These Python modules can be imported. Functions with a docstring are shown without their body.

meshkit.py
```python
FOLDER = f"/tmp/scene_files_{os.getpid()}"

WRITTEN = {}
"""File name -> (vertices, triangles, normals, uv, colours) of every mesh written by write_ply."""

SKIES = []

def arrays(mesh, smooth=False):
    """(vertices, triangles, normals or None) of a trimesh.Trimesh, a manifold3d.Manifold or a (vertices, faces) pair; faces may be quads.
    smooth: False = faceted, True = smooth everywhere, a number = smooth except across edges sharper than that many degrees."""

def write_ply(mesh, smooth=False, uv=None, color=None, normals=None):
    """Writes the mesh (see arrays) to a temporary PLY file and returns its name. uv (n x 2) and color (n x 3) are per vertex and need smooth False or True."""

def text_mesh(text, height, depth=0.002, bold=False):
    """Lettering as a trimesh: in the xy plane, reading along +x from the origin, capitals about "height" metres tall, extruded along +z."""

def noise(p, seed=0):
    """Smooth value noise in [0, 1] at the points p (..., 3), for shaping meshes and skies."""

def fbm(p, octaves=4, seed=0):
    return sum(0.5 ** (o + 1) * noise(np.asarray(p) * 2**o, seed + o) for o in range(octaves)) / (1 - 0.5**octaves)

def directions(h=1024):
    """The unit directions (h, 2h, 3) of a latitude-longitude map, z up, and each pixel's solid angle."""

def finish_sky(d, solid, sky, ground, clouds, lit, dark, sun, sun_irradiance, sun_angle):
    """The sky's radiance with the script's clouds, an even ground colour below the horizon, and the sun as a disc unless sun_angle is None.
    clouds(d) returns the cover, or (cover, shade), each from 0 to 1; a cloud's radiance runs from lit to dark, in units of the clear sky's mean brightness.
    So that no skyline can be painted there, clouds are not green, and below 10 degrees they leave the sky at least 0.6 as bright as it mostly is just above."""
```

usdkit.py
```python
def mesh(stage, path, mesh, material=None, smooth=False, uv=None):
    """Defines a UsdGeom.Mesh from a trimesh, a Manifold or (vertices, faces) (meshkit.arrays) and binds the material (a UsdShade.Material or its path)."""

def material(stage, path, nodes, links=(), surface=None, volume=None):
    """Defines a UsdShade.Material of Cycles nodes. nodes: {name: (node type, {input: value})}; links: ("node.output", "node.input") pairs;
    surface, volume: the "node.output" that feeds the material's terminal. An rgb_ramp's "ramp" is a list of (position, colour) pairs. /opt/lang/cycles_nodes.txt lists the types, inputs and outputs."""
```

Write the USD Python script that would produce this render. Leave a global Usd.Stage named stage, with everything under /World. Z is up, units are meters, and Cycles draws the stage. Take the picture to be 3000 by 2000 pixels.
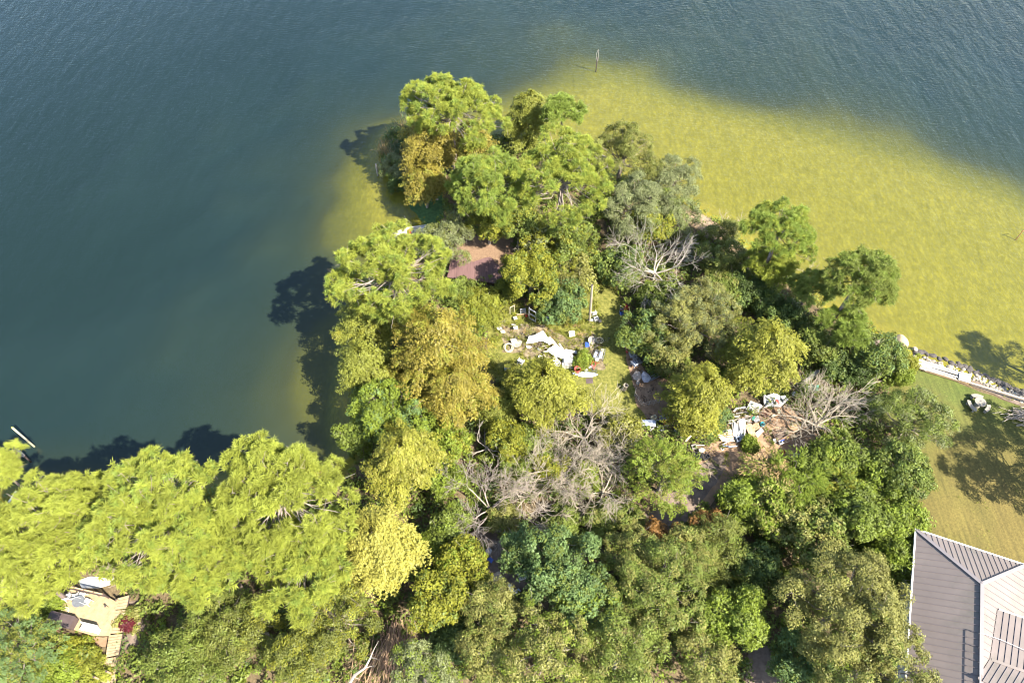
import math, numpy as np, trimesh, shapely, shapely.affinity
from shapely.geometry import Polygon, Point
from scipy.spatial import Delaunay
from scipy.spatial.transform import Rotation as Rot
import usdkit, meshkit
from pxr import Usd, UsdGeom, UsdLux, UsdShade, Gf, Sdf, Vt

stage = Usd.Stage.CreateInMemory()
UsdGeom.SetStageUpAxis(stage, 'Z'); UsdGeom.SetStageMetersPerUnit(stage, 1.0)
UsdGeom.Xform.Define(stage, '/World')
stage.SetDefaultPrim(stage.GetPrimAtPath('/World'))

# ---------------------------------------------------------------- camera, sky, sun, exposure
CAM_H, PITCH, FPX = 60.0, math.radians(55), 2150.0
cam = UsdGeom.Camera.Define(stage, '/World/camera')
cam.AddTranslateOp().Set(Gf.Vec3d(0, 0, CAM_H)); cam.AddRotateXOp().Set(35.0)
cam.CreateHorizontalApertureAttr(36.0); cam.CreateVerticalApertureAttr(24.0)
cam.CreateFocalLengthAttr(36.0 * FPX / 3000.0)
cam.CreateClippingRangeAttr(Gf.Vec2f(0.5, 5000))
EXPOSURE = 2.25
cam.CreateExposureAttr(EXPOSURE)
SUN_AZ, SUN_EL = math.radians(128), math.radians(47)
SUN = np.array([math.sin(SUN_AZ) * math.cos(SUN_EL), math.cos(SUN_AZ) * math.cos(SUN_EL), math.sin(SUN_EL)])
sun = UsdLux.DistantLight.Define(stage, '/World/sun')
sun.CreateIntensityAttr(1.25); sun.CreateAngleAttr(0.5); sun.CreateColorAttr(Gf.Vec3f(1, 0.94, 0.84)); sun.CreateNormalizeAttr(True)
q = Gf.Rotation(Gf.Vec3d(0, 0, 1), Gf.Vec3d(*SUN)).GetQuat()
sun.AddOrientOp(UsdGeom.XformOp.PrecisionDouble).Set(q)
sky = UsdLux.DomeLight.Define(stage, '/World/sky')
skym = usdkit.material(stage, '/World/Looks/sky_air', {
    's': ('sky_texture', {'sky_type': 'single_scattering', 'sun_disc': False, 'sun_elevation': SUN_EL, 'sun_rotation': SUN_AZ, 'altitude': 20.0, 'air_density': 1.0, 'aerosol_density': 1.0}),
    'b': ('background_shader', {'strength': 0.11})}, [('s.color', 'b.color')], surface='b.background')
UsdShade.MaterialBindingAPI.Apply(sky.GetPrim()).Bind(skym)
sky.GetPrim().SetCustomDataByKey('kind', 'structure')

# ---------------------------------------------------------------- helpers
rng = np.random.default_rng(7)
FW = np.array([0, math.cos(PITCH), -math.sin(PITCH)]); UPV = np.array([0, math.sin(PITCH), math.cos(PITCH)])
K = 3000 / 2352.0
def W(px, py, z=0.6):
    """The point of the place at height z that the photograph shows at (px, py)."""
    d = FW + np.array([(px - 1500) / FPX, 0, 0]) + UPV * (-(py - 1000) / FPX)
    return np.array([0, 0, CAM_H]) + d * (z - CAM_H) / d[2]
def depth_of(p): return float((np.asarray(p) - [0, 0, CAM_H]) @ FW)
names = {}
def numbered(parent, name):
    k = (parent, name); n = names.get(k, 0); names[k] = n + 1
    return f'{parent}/{name}' + (f'_{n:03d}' if n else '')
def tag(p, label=None, cat=None, group=None, kind=None):
    p = p.GetPrim() if hasattr(p, 'GetPrim') else p
    for k, v in (('label', label), ('category', cat), ('group', group), ('kind', kind)):
        if v: p.SetCustomDataByKey(k, v)
    return p
def thing(name, label, cat, loc=(0, 0, 0), rot=0.0, group=None, tilt=None):
    path = numbered('/World', name)
    x = UsdGeom.Xform.Define(stage, path); x.AddTranslateOp().Set(Gf.Vec3d(*map(float, loc)))
    if tilt is not None: x.AddRotateXYZOp().Set(Gf.Vec3f(float(tilt[0]), float(tilt[1]), float(rot)))
    elif rot: x.AddRotateZOp().Set(float(rot))
    tag(x, label, cat, group); return path
def part(name, mesh, mat, parent='/World', smooth=False):
    path = numbered(parent, name)
    return usdkit.mesh(stage, path, mesh, mat, smooth=smooth)
def cat(ms): return trimesh.util.concatenate([m for m in ms if m is not None])
def box(sx, sy, sz, at=(0, 0, 0), rz=0.0, rx=0.0, ry=0.0):
    m = trimesh.creation.box([sx, sy, sz])
    if rx or ry or rz:
        m.apply_transform(trimesh.transformations.euler_matrix(math.radians(rx), math.radians(ry), math.radians(rz)))
    m.apply_translation(at); return m
def bar(a, b, w=0.05, h=None):
    """A straight board or bar from a to b."""
    a, b = np.asarray(a, float), np.asarray(b, float); d = b - a; L = np.linalg.norm(d); d /= L
    s = np.cross([0, 0, 1.0], d); s = s / np.linalg.norm(s) if np.linalg.norm(s) > 1e-6 else np.array([1.0, 0, 0])
    u = np.cross(d, s); m = trimesh.creation.box([L, w, h or w])
    T = np.eye(4); T[:3, 0], T[:3, 1], T[:3, 2], T[:3, 3] = d, s, u, (a + b) / 2
    m.apply_transform(T); return m
def tube(pts, rad, k=6, cap=True):
    p = np.asarray(pts, float); n = len(p); r = np.broadcast_to(rad, (n,)).astype(float)
    t = np.gradient(p, axis=0); t /= np.linalg.norm(t, axis=1, keepdims=True) + 1e-12
    ref = np.array([0.31, 0.17, 0.93]) if abs(t[:, 2].mean()) < 0.8 else np.array([1.0, 0.1, 0])
    a = np.cross(t, ref); a /= np.linalg.norm(a, axis=1, keepdims=True) + 1e-12; b = np.cross(t, a)
    ang = np.arange(k) * 2 * np.pi / k
    v = (p[:, None] + r[:, None, None] * (np.cos(ang)[None, :, None] * a[:, None] + np.sin(ang)[None, :, None] * b[:, None])).reshape(-1, 3)
    i, j = np.meshgrid(np.arange(n - 1), np.arange(k), indexing='ij'); i, j = i.ravel(), j.ravel(); j2 = (j + 1) % k
    A, B, C, D = i * k + j, i * k + j2, (i + 1) * k + j2, (i + 1) * k + j
    f = np.vstack([np.stack([A, B, C], 1), np.stack([A, C, D], 1)])
    if cap:
        e = (n - 1) * k
        f = np.vstack([f, [[0, x + 1, x] for x in range(1, k - 1)], [[e, e + x, e + x + 1] for x in range(1, k - 1)]])
    return v, f
def join(vf):
    v, f, o = [], [], 0
    for a, b in vf:
        v.append(a); f.append(b + o); o += len(a)
    return np.vstack(v), np.vstack(f)
def cyl(r, h, at=(0, 0, 0), k=14, r2=None):
    return trimesh.Trimesh(*tube([[0, 0, 0], [0, 0, h]], [r, r if r2 is None else r2], k), process=False).apply_translation(at)

# ---------------------------------------------------------------- materials
def foliage(name, c, trans=0.3, vary=0.35, rough=0.5, hue=None, scale=0.7):
    """Leaf colour that varies from leaf to leaf and from clump to clump."""
    c = np.array(c, float); lo = c * (1 - vary); hi = np.minimum(c * (1 + vary), 0.6)
    if hue is not None: hi = np.array(hue, float)
    return usdkit.material(stage, f'/World/Looks/{name}', {
        'g': ('geometry', {}), 'n': ('noise_texture', {'scale': scale, 'detail': 3.0, 'roughness': 0.65}),
        'm': ('math', {'math_type': 'multiply_add', 'value2': 0.45, 'value3': -0.2}), 'a': ('math', {'math_type': 'add', 'use_clamp': True}),
        'r': ('rgb_ramp', {'ramp': [(0.15, lo), (0.5, c), (0.85, hi)]}),
        'p': ('principled_bsdf', {'roughness': rough, 'specular_ior_level': 0.2}), 't': ('translucent_bsdf', {}),
        'x': ('mix_closure', {'fac': trans})},
        [('g.position', 'n.vector'), ('g.random_per_island', 'm.value1'), ('m.value', 'a.value1'), ('n.fac', 'a.value2'), ('a.value', 'r.fac'),
         ('r.color', 'p.base_color'), ('r.color', 't.color'), ('p.BSDF', 'x.closure1'), ('t.BSDF', 'x.closure2')], surface='x.closure')
def matte(name, c, rough=0.7, vary=0.25, scale=3.0, metal=0.0, spec=0.4, bump=0.0, stretch=(1, 1, 1), c2=None, detail=4.0, grime=None):
    c = np.array(c, float); a = np.clip(c * (1 - vary), 0, 1); b = np.clip(c * (1 + vary), 0, 0.9) if c2 is None else np.array(c2, float)
    nodes = {'tc': ('texture_coordinate', {}), 'mp': ('mapping', {'scale': stretch}), 'n': ('noise_texture', {'scale': scale, 'detail': detail, 'roughness': 0.6}),
             'r': ('rgb_ramp', {'ramp': [(0.28, a), (0.72, b)]}), 'p': ('principled_bsdf', {'roughness': rough, 'metallic': metal, 'specular_ior_level': spec})}
    links = [('tc.object', 'mp.vector'), ('mp.vector', 'n.vector'), ('n.fac', 'r.fac')]
    out = 'r.color'
    if grime is not None:
        nodes |= {'n2': ('noise_texture', {'scale': scale * 0.45, 'detail': 6.0, 'roughness': 0.7}), 'gr': ('rgb_ramp', {'ramp': [(0.5, (0, 0, 0)), (0.68, (1, 1, 1))]}),
                  'gm': ('mix_color', {'b': grime})}
        links += [('tc.object', 'n2.vector'), ('n2.fac', 'gr.fac'), ('gr.color', 'gm.fac'), (out, 'gm.a')]; out = 'gm.result'
    links.append((out, 'p.base_color'))
    if bump:
        nodes['b'] = ('bump', {'strength': bump, 'distance': 0.03}); links += [('n.fac', 'b.height'), ('b.normal', 'p.normal')]
    return usdkit.material(stage, f'/World/Looks/{name}', nodes, links, surface='p.BSDF')

M = {}
M['bark_grey'] = matte('bark_grey', (.15, .125, .10), .85, .35, 2.5, bump=.6)
M['limb_pine'] = matte('limb_pine', (.20, .165, .135), .85, .35, 2.5)
M['bark_pine'] = matte('bark_pine', (.14, .105, .085), .85, .4, 2.5, bump=.6)
M['bark_white'] = matte('bark_white', (.235, .205, .165), .8, .2, 2.0)
M['bark_tan'] = matte('bark_tan', (.215, .18, .13), .8, .25, 2.0)
M['bark_brown'] = matte('bark_brown', (.175, .145, .118), .85, .3, 2.0)
M['pine_light'] = foliage('pine_light', (.30, .335, .052), .38, .4, hue=(.43, .44, .085))
M['pine_mid'] = foliage('pine_mid', (.225, .29, .052), .38, .4, hue=(.35, .39, .085))
M['pine_dark'] = foliage('pine_dark', (.23, .27, .06), .45, .35, hue=(.24, .26, .07))
M['cyp_gold'] = foliage('cypress_gold', (.228, .19, .03), .3, .45, hue=(.34, .275, .05))
M['cyp_yellow'] = foliage('cypress_yellow', (.225, .225, .03), .33, .45, hue=(.35, .33, .055))
M['cyp_pale'] = foliage('cypress_pale', (.31, .29, .055), .35, .3, hue=(.44, .40, .09))
M['cyp_green'] = foliage('cypress_green', (.20, .215, .035), .35, .35, hue=(.30, .29, .05))
M['oak_dark'] = foliage('oak_dark', (.145, .16, .032), .25, .5, .5, hue=(.29, .275, .08))
M['oak_grey'] = foliage('oak_grey', (.18, .20, .08), .25, .5, .5, hue=(.33, .33, .16))
M['oak_tan'] = foliage('oak_tan', (.22, .215, .055), .25, .55, .5, hue=(.42, .36, .13))
M['leaf_green'] = foliage('leaf_green', (.155, .195, .035), .28, .55, .5, hue=(.31, .33, .085))
M['leaf_bright'] = foliage('leaf_bright', (.19, .245, .03), .4, .45, .5, hue=(.31, .34, .06))
M['leaf_yellow'] = foliage('leaf_yellow', (.25, .255, .03), .4, .45, .5, hue=(.38, .35, .06))
M['leaf_blue'] = foliage('leaf_blue', (.13, .195, .06), .35, .5, .5, hue=(.25, .31, .12))
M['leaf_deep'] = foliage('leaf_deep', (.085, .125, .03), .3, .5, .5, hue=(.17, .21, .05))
M['leaf_orange'] = foliage('leaf_orange', (.24, .125, .035), .3, .4, hue=(.32, .21, .06))
M['weed'] = foliage('weed', (.23, .25, .035), .4, .5, hue=(.36, .33, .07))
M['reed'] = foliage('reed', (.11, .15, .07), .25, .4, hue=(.30, .27, .12))
M['straw'] = foliage('straw', (.36, .25, .11), .2, .35, hue=(.5, .38, .2))

M['trash_pale'] = foliage('trash_pale', (.20, .18, .155), .0, .6, .6, hue=(.40, .38, .36), scale=4.0)
M['trash_brown'] = foliage('trash_brown', (.10, .07, .05), .0, .6, .7, hue=(.22, .17, .12), scale=4.0)

# ---------------------------------------------------------------- terrain: shoreline, depth, heights
def poly(pts, z=0.0, s=1.0): return Polygon([W(x * s, y * s, z)[:2] for x, y in pts])
SHORE_PX = [(-700, 1520), (40, 1452), (250, 1440), (480, 1432), (700, 1425), (880, 1405), (975, 1385), (1020, 1340), (1025, 1280), (1018, 1200), (1030, 1120), (1040, 1040), (1050, 960),
            (1075, 880), (1120, 790), (1165, 715), (1222, 690), (1240, 655), (1222, 628), (1192, 598), (1180, 566), (1150, 548), (1122, 522), (1112, 480), (1112, 448), (1132, 402), (1165, 368),
            (1215, 352), (1300, 366), (1420, 392), (1540, 412), (1640, 440), (1730, 470), (1800, 515), (1890, 552), (1985, 585), (2050, 608), (2110, 640), (2170, 690), (2230, 745), (2300, 800),
            (2380, 862), (2460, 915), (2560, 965), (2650, 1012), (2690, 1040), (2760, 1058), (2850, 1092), (2930, 1130), (3020, 1172), (3300, 1260), (4200, 1500)]
shore = [tuple(W(x, y, 0.0)[:2]) for x, y in SHORE_PX]
LAND = Polygon(shore + [(900, -400), (-900, -400)])
SHELF = poly([(1540, 345), (1620, 285), (1740, 262), (1900, 290), (2150, 355), (2400, 420), (2640, 490), (2860, 575), (3150, 690), (3600, 900), (3300, 1300), (2600, 1000), (2000, 620), (1500, 420)])
WEST = poly([(1500, 330), (1330, 335), (1200, 348), (1130, 380), (1098, 430), (1082, 500), (1085, 570), (1105, 640), (1140, 690), (1260, 700), (1300, 500), (1400, 400)])
POCKET = poly([(930, 930), (880, 1010), (860, 1100), (880, 1180), (940, 1250), (1060, 1300), (1100, 1000), (1010, 900)])
def sstep(x): x = np.clip(x, 0, 1); return x * x * (3 - 2 * x)
def ground_z(xy):
    xy = np.atleast_2d(np.asarray(xy, float)); P = shapely.points(xy)
    d = shapely.distance(P, LAND.exterior); inside = shapely.contains(LAND, P)
    p3 = np.c_[xy, np.zeros(len(xy))]
    nz = meshkit.fbm(p3 * 0.22, 3, 3) - 0.5
    up = 0.5 * sstep(d / 2.2) + 0.1 * sstep(d / 12) + nz * 0.16 * sstep(d / 3)
    e = shapely.distance(SHELF, P); w = shapely.distance(WEST, P); k = shapely.distance(POCKET, P)
    wob = 1 + 1.1 * (meshkit.fbm(p3 * 0.07, 4, 9) - 0.5)
    De = 0.62 + 0.15 * np.clip(e * wob, 0, 60); Dw = 0.72 + 0.27 * np.clip(w * wob, 0, 60); Dk = 1.75 + 0.2 * np.clip(k * wob, 0, 60); Dd = 0.5 + 0.55 * d
    D = -np.log(np.exp(-2.2 * De) + np.exp(-2.2 * Dw) + np.exp(-2.2 * Dk) + np.exp(-2.2 * Dd)) / 2.2
    D = np.minimum(np.maximum(D, 0.12), 4.4 * (1 - np.exp(-np.maximum(D, 0.1) / 3.4)) + 0.1)
    down = -D * sstep((d + 0.25) / 3.0) - 0.02 + nz * 0.08
    return np.where(inside, up, np.minimum(down, -0.02))
def gz(x, y): return float(ground_z([[x, y]])[0])
def grid_mesh(xs, ys):
    X, Y = np.meshgrid(xs, ys); xy = np.c_[X.ravel(), Y.ravel()]
    v = np.c_[xy, ground_z(xy)]; n, m = len(ys), len(xs)
    i, j = np.meshgrid(np.arange(n - 1), np.arange(m - 1), indexing='ij'); a = (i * m + j).ravel()
    return v, np.stack([a, a + 1, a + m + 1, a + m], 1)
xs = np.r_[-900, -500, -300, -200, -150, np.arange(-120, -60, 2.0), np.arange(-60, 60, 0.6), np.arange(60, 120.1, 2.0), 150, 200, 300, 500, 900]
ys = np.r_[-400, -200, -100, -50, -20, np.arange(0, 80, 0.6), np.arange(80, 130.1, 2.0), 160, 200, 300, 500, 900]
gv, gf = grid_mesh(xs, ys)
M['ground'] = usdkit.material(stage, '/World/Looks/ground', {
    'g': ('geometry', {}), 's': ('separate_xyz', {}), 'n': ('noise_texture', {'scale': 0.8, 'detail': 5.0, 'roughness': 0.65}), 'n2': ('noise_texture', {'scale': 6.0, 'detail': 4.0, 'roughness': 0.7}),
    'mp': ('mapping', {'scale': (1.0, .5, 1.0), 'rotation': (0, 0, math.radians(20))}), 'caustic': ('noise_texture', {'scale': 2.9, 'detail': 4.0, 'roughness': .6, 'distortion': .5}),
    'caustic_ramp': ('rgb_ramp', {'ramp': [(.38, (.88, .89, .9)), (.52, (1, 1, 1)), (.64, (1.2, 1.17, 1.06))]}),  # painted caustics: light and dark ripple streaks multiplied into the sand colour
    'litter': ('rgb_ramp', {'ramp': [(.3, (.05, .036, .02)), (.55, (.10, .075, .042)), (.8, (.18, .13, .075))]}),
    'sand': ('rgb_ramp', {'ramp': [(.3, (.108, .096, .011)), (.7, (.138, .121, .015))]}),
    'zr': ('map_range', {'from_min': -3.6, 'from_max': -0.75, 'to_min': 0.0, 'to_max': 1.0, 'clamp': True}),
    'silt_scatter': ('rgb_ramp', {'ramp': [(0, (.024, .038, .043)), (.35, (.032, .040, .029)), (.7, (.064, .058, .017)), (1, (.105, .094, .013))]}),  # silt tones by depth; the teal paints in light scattered back by water
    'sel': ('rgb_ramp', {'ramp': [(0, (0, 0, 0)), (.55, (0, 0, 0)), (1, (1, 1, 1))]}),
    'bed1': ('mix_color', {'blend_type': 'multiply', 'fac': 1.0}), 'bed': ('mix_color', {}),
    'lr': ('map_range', {'from_min': 0.12, 'from_max': 0.42, 'to_min': 0.0, 'to_max': 1.0, 'clamp': True}),
    'lz': ('math', {'math_type': 'multiply_add', 'value2': 0.35, 'value3': -0.17}), 'lza': ('math', {'math_type': 'add'}),
    'mix': ('mix_color', {}), 'b': ('bump', {'strength': .25, 'distance': .04}),
    'p': ('principled_bsdf', {'roughness': .9, 'specular_ior_level': .1})},
    [('g.position', 's.vector'), ('g.position', 'n.vector'), ('g.position', 'n2.vector'), ('g.position', 'mp.vector'), ('mp.vector', 'caustic.vector'), ('caustic.fac', 'caustic_ramp.fac'),
     ('n2.fac', 'litter.fac'), ('n.fac', 'sand.fac'), ('s.z', 'zr.value'), ('zr.result', 'silt_scatter.fac'), ('zr.result', 'sel.fac'),
     ('sand.color', 'bed1.a'), ('caustic_ramp.color', 'bed1.b'), ('silt_scatter.color', 'bed.a'), ('bed1.result', 'bed.b'), ('sel.color', 'bed.fac'),
     ('n.fac', 'lz.value1'), ('lz.value', 'lza.value1'), ('s.z', 'lza.value2'), ('lza.value', 'lr.value'), ('bed.result', 'mix.a'), ('litter.color', 'mix.b'), ('lr.result', 'mix.fac'),
     ('mix.result', 'p.base_color'), ('n2.fac', 'b.height'), ('b.normal', 'p.normal')], surface='p.BSDF')
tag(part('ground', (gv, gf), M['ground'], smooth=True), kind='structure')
def sheet(name, px, mat, lift=0.012, step=0.5, wob=0.35, s=1.0):
    """A draped sheet of ground cover inside an outline."""
    pg = poly(px, 0.5, s).intersection(LAND.buffer(-0.05)) if name != 'pine_straw' else poly(px, 0.5, s)
    if pg.geom_type != 'Polygon': pg = max(pg.geoms, key=lambda g: g.area)
    pg = pg.segmentize(step)
    b = np.array(pg.exterior.coords)[:-1]; b = b + wob * (np.c_[meshkit.fbm(np.c_[b * .7, 0 * b[:, 0]], 3, 1), meshkit.fbm(np.c_[b * .7, 0 * b[:, 0]], 3, 2)] - .5) * 2
    pg = Polygon(b).buffer(0)
    x0, y0, x1, y1 = pg.bounds; X, Y = np.meshgrid(np.arange(x0, x1, step), np.arange(y0, y1, step)); I = np.c_[X.ravel(), Y.ravel()]
    I = I[shapely.contains(pg.buffer(-step * .4), shapely.points(I))]
    v = np.vstack([b, I]); f = Delaunay(v).simplices; f = f[shapely.contains(pg, shapely.points(v[f].mean(1)))]
    c = np.cross(v[f[:, 1]] - v[f[:, 0]], v[f[:, 2]] - v[f[:, 0]]); f[c < 0] = f[c < 0][:, ::-1]
    tag(part(name, (np.c_[v, ground_z(v) + lift], f), mat, smooth=True), kind='structure'); return pg
M['lawn'] = usdkit.material(stage, '/World/Looks/lawn_grass', {
    'g': ('geometry', {}), 'n': ('noise_texture', {'scale': .13, 'detail': 4.0, 'roughness': .55}), 'n2': ('noise_texture', {'scale': 7.0, 'detail': 5.0, 'roughness': .75}),
    'mp': ('mapping', {'rotation': (0, 0, math.radians(-8)), 'scale': (2.2, .16, 1)}), 'n3': ('noise_texture', {'scale': 1.6, 'detail': 3.0}),
    's': ('separate_xyz', {}), 'yr': ('map_range', {'from_min': 21.0, 'from_max': 38.0, 'to_min': -.16, 'to_max': .36, 'clamp': False}),
    'a': ('math', {'math_type': 'add'}), 'r': ('rgb_ramp', {'ramp': [(.3, (.098, .076, .021)), (.55, (.086, .074, .018)), (.8, (.066, .076, .016)), (1, (.052, .075, .014))]}),
    'r2': ('rgb_ramp', {'ramp': [(.25, (.5, .5, .5)), (.75, (1.35, 1.35, 1.3))]}), 'r3': ('rgb_ramp', {'ramp': [(.3, (.78, .79, .8)), (.7, (1.17, 1.16, 1.12))]}),
    'm': ('mix_color', {'blend_type': 'multiply', 'fac': 1.0}), 'm2': ('mix_color', {'blend_type': 'multiply', 'fac': 1.0}),
    'b': ('bump', {'strength': .8, 'distance': .05}), 'p': ('principled_bsdf', {'roughness': .85, 'specular_ior_level': .2})},
    [('g.position', 'n.vector'), ('g.position', 'n2.vector'), ('g.position', 'mp.vector'), ('mp.vector', 'n3.vector'), ('g.position', 's.vector'), ('s.y', 'yr.value'), ('yr.result', 'a.value1'), ('n.fac', 'a.value2'),
     ('a.value', 'r.fac'), ('n2.fac', 'r2.fac'), ('n3.fac', 'r3.fac'), ('r.color', 'm.a'), ('r2.color', 'm.b'), ('m.result', 'm2.a'), ('r3.color', 'm2.b'), ('m2.result', 'p.base_color'), ('n2.fac', 'b.height'), ('b.normal', 'p.normal')], surface='p.BSDF')
M['clearing'] = matte('clearing_grass', (.085, .10, .018), .9, .5, 4.0, spec=.1, bump=.8, c2=(.15, .14, .035))
M['dirt'] = matte('garden_soil', (.19, .12, .07), .95, .3, 1.6, spec=.1, bump=.6, c2=(.26, .17, .105))
M['dirt_dark'] = matte('trodden_soil', (.11, .08, .06), .95, .35, 1.6, spec=.1, bump=.5, c2=(.17, .13, .10))
M['rubbish_soil'] = matte('rubbish_soil', (.115, .09, .05), .95, .5, 2.5, spec=.05, bump=.8, c2=(.20, .16, .10))
M['sand'] = matte('beach_sand', (.17, .12, .07), .95, .25, 3.0, spec=.05, bump=.6, c2=(.27, .20, .13))
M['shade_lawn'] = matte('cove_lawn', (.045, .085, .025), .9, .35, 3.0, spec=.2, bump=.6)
lawn_pg = sheet('lawn', [(2630, 1090), (2690, 1075), (2760, 1105), (2850, 1138), (2930, 1166), (3060, 1215), (3400, 1330), (3700, 1700), (3500, 2300), (2560, 2300), (2590, 1900), (2640, 1500), (2650, 1350), (2580, 1200)], M['lawn'], .02)
clear_pg = sheet('clearing', [(1690, 840), (1740, 790), (1800, 830), (1830, 900), (1830, 1000), (1855, 1100), (1880, 1180), (1930, 1225), (1880, 1260), (1700, 1200), (1600, 1120), (1480, 1150), (1420, 1080), (1430, 1000), (1430, 920), (1500, 880), (1600, 930)], M['clearing'], .02)
dirt_pg = sheet('garden_plot', [(1828, 1010), (1850, 1020), (1900, 1110), (2000, 1120), (2010, 1230), (1960, 1262), (1900, 1240), (1862, 1180), (1850, 1120)], M['dirt'], .036)
right_dirt = sheet('trodden_yard', [(2050, 1330), (2150, 1230), (2300, 1180), (2380, 1230), (2400, 1320), (2300, 1350), (2150, 1400), (2080, 1480), (2020, 1440)], M['dirt'], .036)
rub_pg = sheet('rubbish_ground', [(1470, 955), (1530, 950), (1600, 975), (1660, 995), (1720, 975), (1770, 1000), (1770, 1070), (1700, 1100), (1620, 1075), (1540, 1035), (1480, 1035)], M['rubbish_soil'], .03, wob=.9)
path_pg = sheet('dirt_track', [(2010, 1380), (2110, 1330), (2140, 1360), (2080, 1440), (2020, 1530), (1900, 1580), (1820, 1560), (1900, 1500), (1980, 1430)], M['dirt_dark'], .05)
path2_pg = sheet('shaded_yard', [(1400, 1560), (1500, 1530), (1540, 1620), (1560, 1720), (1450, 1760), (1400, 1700), (1440, 1640)], M['dirt_dark'], .03)
drive_pg = sheet('dirt_drive', [(2190, 1900), (2250, 1890), (2290, 1960), (2330, 2120), (2180, 2120)], M['dirt_dark'], .03)
beach_pg = sheet('beach', [(1930, 575), (2040, 612), (2108, 652), (2160, 700), (2200, 760), (2150, 770), (2080, 700), (2010, 650), (1950, 620)], M['sand'], .02)
beach2_pg = sheet('gravel_bank', [(2560, 975), (2650, 1016), (2690, 1048), (2760, 1070), (2850, 1102), (2930, 1140), (3020, 1184), (3010, 1198), (2910, 1152), (2800, 1110), (2680, 1068), (2560, 1010)], M['dirt_dark'], .03)
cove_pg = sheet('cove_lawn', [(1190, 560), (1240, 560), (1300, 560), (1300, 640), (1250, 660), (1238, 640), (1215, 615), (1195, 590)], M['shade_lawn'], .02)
left_dirt = sheet('bare_bank', [(165, 1838), (250, 1866), (320, 1862), (312, 1895), (250, 1890), (200, 1880)], M['dirt'], .02)
left_bed = sheet('planting_bed', [(368, 1765), (410, 1760), (430, 1830), (400, 1900), (352, 1905)], M['dirt_dark'], .02)

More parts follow.
